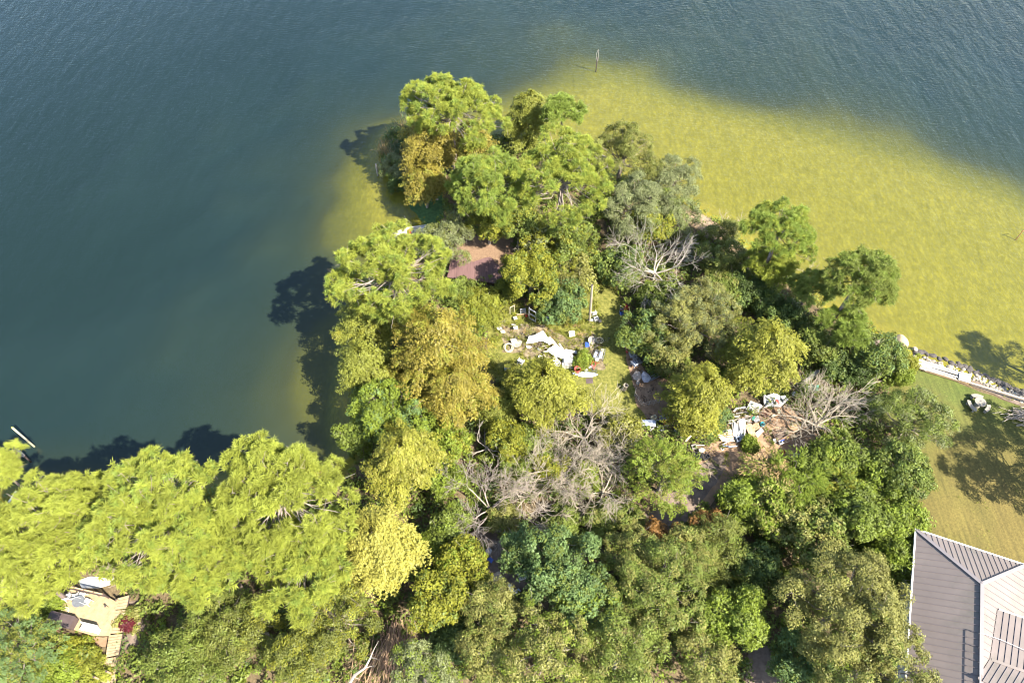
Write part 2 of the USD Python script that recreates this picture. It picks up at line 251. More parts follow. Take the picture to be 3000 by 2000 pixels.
# ---------------------------------------------------------------- water
M['water'] = usdkit.material(stage, '/World/Looks/lake_water', {
    'g': ('geometry', {}),
    'mp': ('mapping', {'rotation': (0, 0, math.radians(-28)), 'scale': (1.0, .30, 1)}), 'n1': ('noise_texture', {'scale': .75, 'detail': 4.0, 'roughness': .6, 'distortion': .15}),
    'mp2': ('mapping', {'rotation': (0, 0, math.radians(38)), 'scale': (.45, 1.5, 1)}), 'n2': ('noise_texture', {'scale': 2.3, 'detail': 4.0, 'roughness': .6, 'distortion': .1}),
    's': ('separate_xyz', {}), 'amp': ('map_range', {'from_min': 30.0, 'from_max': 92.0, 'to_min': 0.22, 'to_max': 1.0, 'clamp': True}),
    'xs': ('map_range', {'from_min': -30.0, 'from_max': 25.0, 'to_min': 0.55, 'to_max': 1.0, 'clamp': True}),
    'am': ('math', {'math_type': 'multiply'}),
    'h': ('math', {'math_type': 'multiply_add', 'value2': .42}), 'hh': ('math', {'math_type': 'multiply'}),
    'b': ('bump', {'strength': 1.0, 'distance': .24}), 'f': ('fresnel', {'IOR': 1.333}), 'fm': ('math', {'math_type': 'minimum', 'value2': .35}),
    't': ('transparent_bsdf', {'color': (1, 1, 1)}), 'gl': ('glossy_bsdf', {'color': (1, 1, 1), 'roughness': .06}), 'x': ('mix_closure', {}),
    'v': ('absorption_volume', {'color': (.64, .74, .68), 'density': .35})},
    [('g.position', 'mp.vector'), ('g.position', 'mp2.vector'), ('mp.vector', 'n1.vector'), ('mp2.vector', 'n2.vector'), ('n2.fac', 'h.value1'), ('n1.fac', 'h.value3'),
     ('g.position', 's.vector'), ('s.y', 'amp.value'), ('s.x', 'xs.value'), ('amp.result', 'am.value1'), ('xs.result', 'am.value2'), ('h.value', 'hh.value1'), ('am.value', 'hh.value2'), ('hh.value', 'b.height'),
     ('b.normal', 'f.normal'), ('b.normal', 'gl.normal'), ('f.fac', 'fm.value1'), ('fm.value', 'x.fac'), ('t.BSDF', 'x.closure1'), ('gl.BSDF', 'x.closure2')], surface='x.closure', volume='v.volume')
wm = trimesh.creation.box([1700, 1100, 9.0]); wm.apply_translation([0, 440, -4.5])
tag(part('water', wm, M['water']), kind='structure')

# ---------------------------------------------------------------- foliage pieces
def leaf_clump(n, rad, size, seed, flat=0.7, aspect=.55):
    r = np.random.default_rng(seed)
    d = r.normal(size=(n, 3)); d /= np.linalg.norm(d, axis=1, keepdims=True)
    p = d * rad * r.uniform(.35, 1, (n, 1)) ** .6; p[:, 2] *= flat
    nrm = d * .7 + r.normal(size=(n, 3)) * .45 + [0, 0, .55]; nrm /= np.linalg.norm(nrm, axis=1, keepdims=True)
    a = np.cross(nrm, r.normal(size=(n, 3))); a /= np.linalg.norm(a, axis=1, keepdims=True); b = np.cross(nrm, a)
    s = (size * r.uniform(.7, 1.3, n))[:, None]; w = s * aspect
    v = np.stack([p - a * s * .5, p + b * w * .5 - nrm * s * .06, p + a * s * .55 - nrm * s * .12, p - b * w * .5 - nrm * s * .06], 1).reshape(-1, 3)
    i = np.arange(n) * 4
    return v, np.vstack([np.stack([i, i + 1, i + 2], 1), np.stack([i, i + 2, i + 3], 1)])
def needle_tuft(n, L, w, seed):
    """Pine needles spreading from a short shoot."""
    r = np.random.default_rng(seed)
    z = r.uniform(-.25, 1, n); ph = r.uniform(0, 2 * np.pi, n); h = np.sqrt(1 - np.clip(z, -1, 1) ** 2)
    d = np.stack([h * np.cos(ph), h * np.sin(ph), z + .1], 1); d /= np.linalg.norm(d, axis=1, keepdims=True)
    o = np.c_[r.normal(size=(n, 2)) * .05, r.uniform(-.12, .16, n)] * (L / .4)
    a = np.cross(d, r.normal(size=(n, 3))); a /= np.linalg.norm(a, axis=1, keepdims=True)
    l = (L * r.uniform(.7, 1.15, n))[:, None]; tip = o + d * l - np.array([0, 0, 1]) * l * .1; mid = o + d * l * .45
    v = np.stack([o, mid + a * w, tip, mid - a * w], 1).reshape(-1, 3); i = np.arange(n) * 4
    return v, np.vstack([np.stack([i, i + 1, i + 2], 1), np.stack([i, i + 2, i + 3], 1)])
def spray(n, L, seed, leaf=.15, w=.05, droop=.45):
    """A feathery drooping spray along +x: a bent axis with leaflets hanging on both sides."""
    r = np.random.default_rng(seed)
    t = r.uniform(.05, 1, n); ax = np.stack([t * L, r.normal(size=n) * .03, -droop * L * t ** 2], 1)
    side = np.sign(r.normal(size=n)); spread = .34 * L * np.sin(np.pi * np.clip(t * .85 + .12, 0, 1))
    off = np.stack([r.uniform(-.02, .1, n), side * r.uniform(0, 1, n) * spread, -r.uniform(0, 1, n) ** 2 * .25 * L], 1)
    p = ax + off
    d = np.stack([r.uniform(.3, 1, n), side * r.uniform(.2, .9, n), -r.uniform(.1, 1.1, n)], 1); d /= np.linalg.norm(d, axis=1, keepdims=True)
    a = np.cross(d, np.array([0, 0, 1.0]) + r.normal(size=(n, 3)) * .5); a /= np.linalg.norm(a, axis=1, keepdims=True)
    l = (leaf * r.uniform(.7, 1.5, n))[:, None]
    v = np.stack([p, p + d * l * .5 + a * w, p + d * l, p + d * l * .5 - a * w], 1).reshape(-1, 3); i = np.arange(n) * 4
    return v, np.vstack([np.stack([i, i + 1, i + 2], 1), np.stack([i, i + 2, i + 3], 1)])
def blade_tuft(n, L, w, seed, lean=.5):
    r = np.random.default_rng(seed); ph = r.uniform(0, 2 * np.pi, n); k = r.uniform(.1, 1, n) * lean
    o = np.c_[r.normal(size=(n, 2)) * .12 * L, np.zeros(n)]; d = np.stack([np.cos(ph) * k, np.sin(ph) * k, np.ones(n)], 1); d /= np.linalg.norm(d, axis=1, keepdims=True)
    a = np.stack([-np.sin(ph), np.cos(ph), 0 * ph], 1); l = (L * r.uniform(.5, 1.1, n))[:, None]
    mid = o + d * l * .6; tip = mid + (d * [1.9, 1.9, .35]) * l * .5
    v = np.stack([o - a * w * .5, o + a * w * .5, mid + a * w * .5, mid - a * w * .5, tip], 1).reshape(-1, 3); i = np.arange(n) * 5
    return v, np.vstack([np.stack([i, i + 1, i + 2], 1), np.stack([i, i + 2, i + 3], 1), np.stack([i + 3, i + 2, i + 4], 1)])
PROTO = {
    'pine': [('needle_tuft', needle_tuft(44, .44, .026, 1)), ('needle_tuft', needle_tuft(38, .38, .026, 2)), ('needle_tuft', needle_tuft(48, .5, .025, 3))],
    'cyp': [('leaf_spray', spray(46, .95, 4)), ('leaf_spray', spray(40, .8, 5)), ('leaf_spray', spray(54, 1.15, 6, .17))],
    'broad': [('leaf_clump', leaf_clump(44, .5, .22, 7)), ('leaf_clump', leaf_clump(36, .42, .2, 8)), ('leaf_clump', leaf_clump(50, .58, .24, 9))],
    'fine': [('leaf_clump', leaf_clump(48, .46, .165, 10)), ('leaf_clump', leaf_clump(40, .40, .15, 11)), ('leaf_clump', leaf_clump(54, .52, .175, 12))],
    'big': [('leaf_clump', leaf_clump(26, .5, .32, 13)), ('leaf_clump', leaf_clump(22, .45, .28, 14))],
    'juniper': [('leaf_spray', spray(44, .6, 15, .12, .045, .1)), ('leaf_clump', leaf_clump(48, .36, .13, 16, 1.0, .4))],
    'bamboo': [('leaf_spray', spray(34, .9, 17, .3, .03, .6)), ('leaf_spray', spray(30, .75, 18, .26, .03, .5))],
    'reed': [('blade', blade_tuft(16, 1.5, .035, 19, .35)), ('blade', blade_tuft(14, 1.2, .03, 20, .5))],
    'weed': [('leaf_clump', leaf_clump(30, .34, .15, 21, .8)), ('blade', blade_tuft(14, .6, .03, 22, .7)), ('leaf_clump', leaf_clump(34, .4, .12, 23, .6))],
    'litter': [('scrap', leaf_clump(9, .5, .22, 26, .12, .7)), ('scrap', leaf_clump(7, .45, .34, 27, .1, .35)), ('scrap', leaf_clump(12, .6, .13, 28, .1, .9)), ('scrap', leaf_clump(6, .5, .5, 29, .15, .12))],
    'straw': [('blade', blade_tuft(22, .55, .02, 24, 1.5)), ('blade', blade_tuft(18, .7, .02, 25, 1.1))]}
def scatter(parent, name, kind, mat, pos, normal, scale, r, along=None, mix=None):
    """Many copies of the pieces of one kind, each turned so that its z looks along normal (or its x along "along")."""
    n = len(pos); path = numbered(parent, name); pi = UsdGeom.PointInstancer.Define(stage, path)
    protos = []
    for k, (nm, m) in enumerate(PROTO[kind]):
        mm = mat if mix is None or k % 2 == 0 else mix
        protos.append(part(nm, m, mm, path).GetPath())
    pi.CreatePrototypesRel().SetTargets(protos)
    if along is None:
        z = normal / (np.linalg.norm(normal, axis=1, keepdims=True) + 1e-9); x = np.cross(r.normal(size=(n, 3)), z)
        x /= np.linalg.norm(x, axis=1, keepdims=True) + 1e-9
    else:
        x = along / (np.linalg.norm(along, axis=1, keepdims=True) + 1e-9); z = np.array([0, 0, 1.0]) + r.normal(size=(n, 3)) * .25
        z = z - (z * x).sum(1, keepdims=True) * x; z /= np.linalg.norm(z, axis=1, keepdims=True) + 1e-9
    R = np.stack([x, np.cross(z, x), z], 2); qn = Rot.from_matrix(R).as_quat()
    pi.CreatePositionsAttr(Vt.Vec3fArray.FromNumpy(pos.astype(np.float32)))
    pi.CreateOrientationsAttr(Vt.QuathArray([Gf.Quath(float(a[3]), float(a[0]), float(a[1]), float(a[2])) for a in qn]))
    s = np.broadcast_to(scale, (n,)); pi.CreateScalesAttr(Vt.Vec3fArray.FromNumpy(np.repeat(s[:, None], 3, 1).astype(np.float32)))
    pi.CreateProtoIndicesAttr(Vt.IntArray.FromNumpy(r.integers(0, len(protos), n).astype(np.int32)))
    tag(pi, kind='stuff'); COUNT[0] += n; return path
COUNT = [0]
def fib(n, zmin, r):
    i = np.arange(n) + .5; z = 1 - (1 - zmin) * i / n; ph = i * 2.399963 + r.uniform(0, 6.28); h = np.sqrt(1 - z * z)
    return np.stack([h * np.cos(ph), h * np.sin(ph), z], 1)
def limb(a, b, r0, r1, r, sag=.12, n=5):
    t = np.linspace(0, 1, n)[:, None]; L = np.linalg.norm(b - a)
    p = a + (b - a) * t + np.sin(np.pi * t) * np.array([0, 0, -sag * L]) + r.normal(size=(n, 3)) * .03 * L * np.sin(np.pi * t)
    return tube(p, np.linspace(r0, r1, n), 5, False)

KIND = {  # pieces, lobe radius in metres, vertical share, pieces per m2, upright bias, piece scale, cover, lobe flatness
    'pine': ('pine', .74, .62, 9.0, .9, .92, 1.95, .62), 'broad': ('broad', .95, .85, 6.5, .5, .72, 1.15, .85), 'fine': ('fine', .9, .85, 6.5, .5, .76, 1.1, .8),
    'shrub': ('broad', .62, .85, 7.0, .5, .62, 1.2, .85), 'fineshrub': ('fine', .62, .85, 7.5, .5, .66, 1.2, .85), 'juniper': ('juniper', .7, 1.1, 8.0, .6, .85, 1.25, 1.0),
    'big': ('big', .85, .85, 6.5, .6, .72, 1.15, .85), 'bamboo': ('bamboo', .75, .95, 6.0, .3, .85, 1.2, 1.1)}
def tree(name, kind, px, py, rpx, top, label, mat, catg='tree', bark='bark_grey', mat2=None, s=K, stretch=1.0, rot=None, lobes=None, dens=1.0, seed=None, rzf=None, gap=0.0, lobe=1.0, lean=(0, 0), scale=1.0, cover=1.0, grow=None):
    """A tree or shrub whose crown's middle the photograph shows at (px, py), rpx pixels in radius; top is the height of its crown's top."""
    grow = grow or (1.0 if kind == 'pine' else 1.12)
    px, py, rpx = px * s, py * s, rpx * s * grow
    r = np.random.default_rng(int(px * 7 + py * 13) % 100003 if seed is None else seed)
    piece, lr, rzs, den, ub, sc, cov, fl = KIND[kind]; rzs = rzf or rzs; sc *= scale; cov *= cover; lr *= lobe
    c = W(px, py, top * .8); R = rpx / FPX * depth_of(c); rz = min(R * rzs, top * .48); zc = top - rz
    c = W(px, py, zc + rz * .25); c[2] = zc
    base = np.array([c[0] + lean[0], c[1] + lean[1], 0.0]); base[2] = gz(base[0], base[1]) - .05
    root = thing(name, label, catg, base)
    c = c - base; c[2] = max(c[2], .4)
    lr = min(lr, R * .42); ell = np.array([R * stretch, R / stretch, rz]); Rz = Rot.from_euler('z', r.uniform(0, 360) if rot is None else rot, degrees=True)
    nl = lobes or int(np.clip(cov * 2.1 * (R * (R + rz) / 2) / lr ** 2, 6, 95))
    e2 = np.maximum(ell - lr * .6, ell * .25)
    dirs = fib(nl, -.3, r) + r.normal(size=(nl, 3)) * .16; dirs /= np.linalg.norm(dirs, axis=1, keepdims=True)
    # big swells and hollows of the outline, then each lobe in or out of it
    sw = 1 + .42 * (meshkit.fbm(dirs * 1.5 + r.uniform(0, 50, 3), 2, 5) - .5) * 2
    lc = dirs * e2 * (np.clip(sw, .62, 1.25) * r.uniform(.74, 1.1, nl))[:, None]; lrs = lr * r.uniform(.62, 1.28, nl)
    if gap:
        k = meshkit.fbm(lc / (R * .38) + 17.3 + px, 2, int(px) % 50) > gap * (.9 if piece == 'pine' else .78); lc, lrs, dirs = lc[k], lrs[k], dirs[k]; nl = len(lc)
    core = dirs[: max(3, nl // 4)] * e2 * .42; nc = len(core)
    lc = np.vstack([lc, core]); lrs = np.r_[lrs, np.full(nc, lr * 1.1)]
    flat = np.array([1, 1, fl])
    P, N = [], []
    for i in range(len(lc)):
        m = int(den * dens * 4 * np.pi * lrs[i] ** 2 * .4 / sc ** 2 * .36 * (.5 if i >= nl else 1)) + 4
        o = lc[i] / (np.linalg.norm(lc[i]) + 1e-6)
        d = r.normal(size=(m, 3)) + np.array([0, 0, .5]) + o * .6; d /= np.linalg.norm(d, axis=1, keepdims=True)
        p = lc[i] + d * flat * lrs[i] * r.uniform(.5, 1.0, (m, 1)) ** .6
        P.append(p); N.append(d * (1 - ub * .5) + [0, 0, ub] + r.normal(size=(m, 3)) * .22)
    P, N = np.vstack(P), np.vstack(N)
    P = Rz.apply(P) + c; N = Rz.apply(N); lcw = Rz.apply(lc) + c; P[:, 2] = np.maximum(P[:, 2], .12)
    ss = sc * r.uniform(.75, 1.25, len(P))
    al = None
    if piece in ('cyp', 'bamboo', 'juniper'):
        al = (P - c) / ell; al[:, 2] = np.abs(al[:, 2]) * .4 - .05; al += r.normal(size=P.shape) * .35
    scatter(root, 'crown', piece, M[mat], P, N, ss, r, along=al, mix=M[mat2] if mat2 else None)
    th = max(.05, R * .055); fork = np.array([c[0] * .6, c[1] * .6, max(.3, c[2] - rz * .5)])
    tr = [tube([[0, 0, 0], fork * [.5, .5, .5] + [r.normal() * .1, r.normal() * .1, 0], fork], [th * 1.35, th * 1.1, th * .95], 7)]
    br = []
    if R > 1.2:
        tip = c + [0, 0, rz * .35]; tr.append(limb(fork, tip, th * .9, th * .3, r, 0))
        for i in range(nl if piece == 'pine' else min(nl, 26)):
            t = r.uniform(.05, 1.0) if piece == 'pine' else r.uniform(0, .75); a = fork + (tip - fork) * t; e = lcw[i] - [0, 0, lrs[i] * .2]
            br.append(limb(a, e, th * (.2 if piece == 'pine' else .36), max(.018, th * .07), r, .08))
            for _ in range(4 if piece == 'pine' else 2):
                q = lcw[i] + r.normal(size=3) * lrs[i] * .6; br.append(limb(e, q, max(.016, th * .08), .008, r, .05, 4))
    part('trunk', join(tr), M[bark], root)
    if br: part('branches', join(br), M['limb_pine' if bark == 'bark_pine' else bark], root)
    return root
def cypress(name, px, py, rpx, top, label, mat, mat2=None, s=K, rzf=1.0, seed=None, dens=1.0, bark='bark_tan', nb=None, scale=1.0, stretch=1.0, rot=0):
    """A feathery tree: tiers of branches, each hung with drooping sprays."""
    px, py, rpx = px * s, py * s, rpx * s
    r = np.random.default_rng(int(px * 5 + py * 11) % 100003 if seed is None else seed)
    c = W(px, py, top * .62); R = rpx / FPX * depth_of(c)
    base = np.array([c[0], c[1], gz(c[0], c[1]) - .05]); root = thing(name, label, 'tree', base)
    H = top - base[2]; z0 = max(.8, H - 2 * R * rzf); nb = nb or int(24 + R * 5); px0 = r.uniform(0, 50, 3)
    P, A, br = [], [], []
    q = np.radians(rot)
    for i in range(nb):
        t = (i + .5) / nb; z = z0 + (H - z0) * t
        prof = max(.12, min(1, (1 - t) ** .62 * 1.05 * min(1, .45 + 1.6 * t)))
        L = R * 1.08 * prof * r.uniform(.55, 1.28); ph = i * 2.399963 + r.normal() * .25
        d = np.array([np.cos(ph) * stretch, np.sin(ph) / stretch, 0]); d = np.array([d[0] * np.cos(q) - d[1] * np.sin(q), d[0] * np.sin(q) + d[1] * np.cos(q), 0])
        up = .42 * t + .1; tt = np.linspace(0, 1, 5)[:, None]
        ln = np.array([0, 0, z]) + d * L * tt + np.array([0, 0, 1]) * (L * up * tt - .28 * L * tt ** 2)
        if t < .78: br.append(tube(ln[:4], np.linspace(.035, .012, 4), 4, False))
        m = int((6 + L * 8.5) * dens); u = r.uniform(.22 * (1 - t), 1.02, m) ** .75
        p = np.array([0, 0, z]) + d * (L * u)[:, None] + np.array([0, 0, 1]) * (L * up * u - .28 * L * u ** 2)[:, None]
        sd = np.array([-d[1], d[0], 0]); w = r.normal(size=m) * .17 * L * (1.15 - u * .7)
        p = p + sd * w[:, None] + np.array([0, 0, 1]) * r.normal(size=m)[:, None] * .14
        P.append(p); A.append(d + sd * (np.sign(w) * r.uniform(.1, .9, m))[:, None] + np.array([0, 0, 1]) * r.uniform(-.45, .2, m)[:, None])
    P, A = np.vstack(P), np.vstack(A)
    scatter(root, 'crown', 'cyp', M[mat], P, A, scale * r.uniform(.7, 1.15, len(P)), r, along=A, mix=M[mat2] if mat2 else None)
    part('trunk', tube([[0, 0, 0], [.05, .03, H * .5], [0, 0, H * .78]], [.10 + .03 * R, .08 + .015 * R, .03], 7), M[bark], root)
    part('branches', join(br), M[bark], root); return root
def bare(name, px, py, rpx, top, label, bark='bark_white', s=K, seed=1, levels=5, lean=(0, 0), spread=.62, trunk=.12, base_px=None, fork=.25, thin=1.0, catg='tree', kids=3, up=.12, thick=1.0, bias=.3):
    """A leafless tree: limbs that fork again and again into twigs."""
    px, py, rpx = px * s, py * s, rpx * s; r = np.random.default_rng(seed)
    c = W(px, py, top * .62); R = rpx / FPX * depth_of(c)
    b = W(base_px[0] * s, base_px[1] * s, .6) if base_px else np.array([c[0], c[1], 0]); b[2] = gz(b[0], b[1]) - .05
    root = thing(name, label, catg, b); goal = c - b
    out = {0: [], 1: []}
    def grow(p, d, L, rad, lv):
        n = 5 if lv < 2 else 4 if lv < 4 else 3; pts = [p]; dd = d.copy()
        for _ in range(n - 1):
            dd = dd + r.normal(size=3) * (.13 if lv else .08) + np.array([0, 0, up * .12]); dd /= np.linalg.norm(dd); pts.append(pts[-1] + dd * L / (n - 1))
        e = max(rad * .6, .012) if lv < levels else .009
        out[0 if lv < 2 else 1].append(tube(pts, np.linspace(rad, e, n), 6 if lv < 2 else 4 if lv < 4 else 3, lv == 0))
        if lv >= levels: return
        k = kids + (lv >= 3)
        for i in range(k):
            t = 1 if i == 0 else r.uniform(.35, .98); q = min(int(t * (n - 1)), n - 2); f = t * (n - 1) - q; a = pts[q] * (1 - f) + pts[q + 1] * f
            ax = r.normal(size=3); ax -= ax.dot(dd) * dd; ax /= np.linalg.norm(ax)
            nd = dd + ax * spread * (1.35 if lv > 0 else 1) * r.uniform(.6, 1.4) * (.55 if i == 0 else 1); nd /= np.linalg.norm(nd)
            grow(a, nd, L * r.uniform(.58, .86), max(e * (.9 if i == 0 else .66), .012), lv + 1)
    g = goal / np.linalg.norm(goal); st = fork * top
    L0 = R * .6
    d0 = np.array([lean[0], lean[1], 1.0]); d0 /= np.linalg.norm(d0)
    out[0].append(tube([[0, 0, 0], d0 * st * .5, d0 * st], [trunk * 1.25, trunk * 1.05, trunk], 7))
    m = kids + 4; ph0 = r.uniform(0, 6.28)
    for i in range(m):
        ph = ph0 + i * 6.283 / m + r.normal() * .25; el = .12 + .75 * ((i * .618) % 1)
        nd = np.array([np.cos(ph) * np.cos(el), np.sin(ph) * np.cos(el), np.sin(el)]) + np.array([goal[0], goal[1], 0]) / (R + 1e-6) * bias; nd /= np.linalg.norm(nd)
        grow(d0 * st * r.uniform(.7, 1), nd, L0 * r.uniform(.8, 1.15), trunk * .62, 1)
    part('trunk', join(out[0]), M[bark], root); part('twigs', tube_join_scaled(out[1], thick), M[bark], root); return root
def tube_join_scaled(x, k): return join(x)

# ---------------------------------------------------------------- pines
P_ = lambda *a, **k: tree('pine_tree', 'pine', *a, bark='bark_pine', **k)
P_(1035, 240, 108, 13, 'broad pine at the far tip of the point, its white limbs bare in the middle', 'pine_light', 'tree', mat2='pine_mid', gap=.36, stretch=1.15)
P_(1292, 250, 46, 9, 'small thin round-headed pine at the far right edge of the point, against shallow water', 'pine_mid', 'tree', gap=.44)
P_(1118, 412, 90, 12, 'round pine with a forked grey trunk showing below its crown, left of the widest pine', 'pine_mid', 'tree', mat2='pine_light', gap=.42, rzf=.8)
P_(1292, 396, 112, 13, 'widest pine in the middle of the point with many dead grey twigs inside', 'pine_light', 'tree', mat2='pine_mid', gap=.40, rzf=.8)
P_(905, 618, 132, 13, 'big dense pine hanging over the water left of the brown deck', 'pine_light', 'tree', mat2='pine_mid', gap=.34, rzf=.66)
P_(1796, 520, 76, 11, 'pine on the right shore with a dark shaded clump at its left', 'pine_mid', 'tree', mat2='pine_light', gap=.46, rzf=.7)
P_(1778, 604, 56, 5.5, 'low yellowish pine just below the pine with the dark left clump', 'pine_light', 'tree', gap=.42)
P_(1990, 640, 78, 11, 'leaning dark pine with a thick visible trunk standing over the golden shallows', 'pine_dark', 'tree', mat2='pine_mid', gap=.47, rzf=.75, lean=(-1.6, -.3))
P_(1862, 655, 52, 7, 'loose flat pine between the two tall shore pines on the right', 'pine_dark', 'tree', mat2='pine_mid', gap=.46)
P_(1950, 745, 55, 6, 'low spreading pine under the leaning dark pine', 'pine_mid', 'tree', gap=.48)
P_(122, 1208, 138, 13, 'large yellow-green pine at the left edge, near the small jetty', 'pine_light', 'tree', mat2='pine_light', gap=.27, rzf=.72)
P_(352, 1185, 150, 14.5, 'tallest smooth-domed pine of the lower left row, behind the timber deck', 'pine_light', 'tree', mat2='pine_mid', gap=.2, rzf=.72)
P_(640, 1135, 140, 14, 'large pine at the right end of the lower left row, touching the cove', 'pine_light', 'tree', mat2='pine_light', gap=.29, rzf=.72)
P_(470, 1270, 110, 11, 'pine in the front of the lower left row, right of the timber deck', 'pine_light', 'tree', mat2='pine_mid', gap=.34)
P_(690, 1285, 115, 10.5, 'pine with dark holes in its crown in front of the pine touching the cove', 'pine_light', 'tree', mat2='pine_mid', gap=.40)
P_(-8, 1072, 50, 9, 'pine crown cut by the left edge beside the small brown jetty', 'pine_light', 'tree', gap=.36)
P_(50, 1318, 78, 9, 'lower pine at the left edge above the shaded hollow by the timber deck', 'pine_light', 'tree', gap=.34)

# ---------------------------------------------------------------- feathery cypresses
cypress('cypress_tree', 988, 342, 68, 9.5, 'orange-gold cypress beside the far tip pine, above the cove lawn', 'cyp_gold', 'cyp_gold', rzf=.75)
cypress('cypress_tree', 975, 425, 50, 6, 'small gold cypress overhanging the shaded cove lawn', 'cyp_gold', 'cyp_yellow', rzf=.5)
cypress('cypress_tree', 1005, 800, 128, 11.5, 'largest orange-gold cypress, in the middle of the left bank', 'cyp_gold', 'cyp_yellow', rzf=.8)
cypress('cypress_tree', 1040, 900, 85, 8.5, 'gold cypress just below the largest orange-gold cypress', 'cyp_gold', 'cyp_yellow', rzf=.8)
cypress('cypress_tree', 1246, 898, 84, 8.5, 'round bright yellow cypress in front of the white rubbish heap', 'cyp_yellow', 'cyp_yellow', dens=1.3, rzf=.7)
cypress('cypress_tree', 1608, 905, 82, 7.6, 'yellow cypress over the bare brown garden plot', 'cyp_yellow', 'cyp_yellow', rzf=.85)
cypress('cypress_tree', 1752, 815, 90, 9.5, 'widest yellow cypress on the right side, above the white plank heap', 'cyp_yellow', 'cyp_yellow', rzf=.85)
cypress('cypress_tree', 845, 735, 62, 9, 'yellow-green cypress on the left shore below the big overhanging pine', 'cyp_green', 'cyp_yellow')
cypress('cypress_tree', 832, 845, 55, 8, 'green feathery cypress at the waterline left of the largest gold one', 'cyp_green', 'cyp_green')
cypress('cypress_tree', 928, 1060, 88, 9.5, 'open pale yellow cypress with pale limbs, right of the cove corner', 'cyp_yellow', 'cyp_pale', rzf=.75)
cypress('cypress_tree', 868, 1255, 98, 9.5, 'broad pale yellow cypress at the right of the lower left pines', 'cyp_pale', 'cyp_pale', dens=1.25, rzf=.75)
cypress('cypress_tree', 1215, 262, 55, 7.5, 'olive feathery tree squeezed between the far tip pine and the small round pine', 'cyp_green', 'cyp_yellow')
cypress('cypress_tree', 1085, 325, 40, 7, 'thin gold cypress in the gap behind the round forked pine', 'cyp_gold', 'cyp_green')
cypress('cypress_tree', 1140, 930, 45, 4.5, 'low olive cypress in the shade between the gold and the bright yellow cypress', 'cyp_green', 'cyp_green')

# ---------------------------------------------------------------- broadleaf trees
T = lambda kind, *a, **k: tree('broadleaf_tree', kind, *a, **k)
T('fine', 1432, 350, 74, 7, 'dark olive oak standing over the water right of the widest pine', 'oak_dark', mat2='oak_tan', gap=.36)
T('fine', 1548, 405, 52, 4.5, 'grey-green shrubby oak at the water, right of the dark olive oak', 'oak_grey', gap=.42)
T('fine', 1465, 472, 75, 6.5, 'grey-green live oak in the middle of the right shore of the point', 'oak_grey')
T('fine', 1545, 490, 55, 5, 'grey-green live oak behind the white leafless tree', 'oak_grey', mat2='leaf_green')
T('fine', 1022, 542, 58, 6.5, 'grey-green oak with pale twisting limbs beside the white boat', 'oak_grey', mat2='oak_dark', bark='bark_white', gap=.42)
T('broad', 1222, 630, 64, 6, 'yellow-green leafy tree touching the right side of the brown deck', 'leaf_yellow', mat2='leaf_green', gap=.36)
T('broad', 1310, 560, 58, 6, 'vine-covered green tree under the widest pine', 'leaf_green', mat2='leaf_yellow', gap=.36)
T('broad', 1330, 640, 46, 5, 'tan-green tree left of the wooden pole', 'oak_tan', mat2='leaf_yellow', gap=.36)
T('broad', 1292, 690, 50, 4.5, 'round mid-green tree beside the blue tarpaulin', 'leaf_blue', mat2='leaf_green')
T('broad', 1190, 500, 50, 7, 'green tree in the gap behind the brown deck', 'leaf_green', mat2='leaf_yellow', gap=.38)
T('broad', 1240, 545, 42, 5.5, 'viny tree with a white dead top right of the deck', 'leaf_yellow', mat2='oak_grey', gap=.4)
T('big', 1425, 605, 48, 5, 'glossy dark green tree left of the white leafless tree', 'leaf_green', mat2='leaf_deep', gap=.38)
T('fine', 1595, 735, 92, 7, 'large silvery olive tree in the middle of the right half', 'oak_tan', mat2='oak_grey')
T('broad', 1520, 690, 50, 4, 'low green tree below the white leafless tree', 'leaf_green')
T('broad', 1478, 765, 52, 4.5, 'dark green tree at the edge of the grass strip behind the red chair', 'leaf_green', mat2='leaf_blue')
T('broad', 1545, 815, 48, 4, 'mottled green tree behind the grey rubbish by the garden plot', 'oak_tan', mat2='leaf_green')
T('fine', 1660, 592, 52, 4.5, 'dark olive tree between the white leafless tree and the shore pine', 'oak_dark', mat2='leaf_green')
T('fine', 1655, 535, 40, 3.8, 'thin dark tree on the sandy beach spot', 'oak_dark', gap=.5)
T('broad', 1725, 665, 55, 3.6, 'deep green tree in shade below the shore pines', 'leaf_deep', mat2='leaf_green')
T('broad', 1655, 665, 40, 4.2, 'leafy green tree above the large silvery olive tree', 'leaf_green', mat2='oak_tan')
T('broad', 1800, 720, 50, 4, 'dark green tree right of the widest yellow cypress', 'leaf_deep', mat2='leaf_green')
T('broad', 1868, 785, 46, 4, 'dark mottled tree behind the tan leafless tree', 'leaf_green', mat2='oak_dark')
T('broad', 2026, 812, 54, 5, 'rounded bright green tree beside the big pale boulder', 'leaf_green', mat2='leaf_blue')
T('fine', 2098, 962, 78, 6, 'willowy grey-green tree at the edge of the lawn', 'leaf_green', mat2='oak_grey')
T('broad', 2080, 1085, 62, 5.5, 'dense dark green tree between the lawn and the bamboo', 'leaf_green', mat2='leaf_deep')
T('broad', 2060, 1175, 60, 5, 'green tree at the back corner of the house', 'leaf_bright', mat2='leaf_green')
T('broad', 2062, 1270, 52, 4.2, 'bright green tree against the left eave of the house', 'leaf_bright', mat2='leaf_green')
T('broad', 900, 958, 88, 7.5, 'bright green broad tree over the cove corner, below the gold cypresses', 'leaf_bright', mat2='leaf_blue', stretch=1.2)
T('broad', 820, 1000, 42, 5.5, 'green tree leaning over the dark corner of the cove', 'leaf_green', mat2='leaf_bright')
T('broad', 1022, 1010, 44, 5, 'yellow-green tree left of the white twiggy tree', 'leaf_bright', mat2='leaf_yellow')
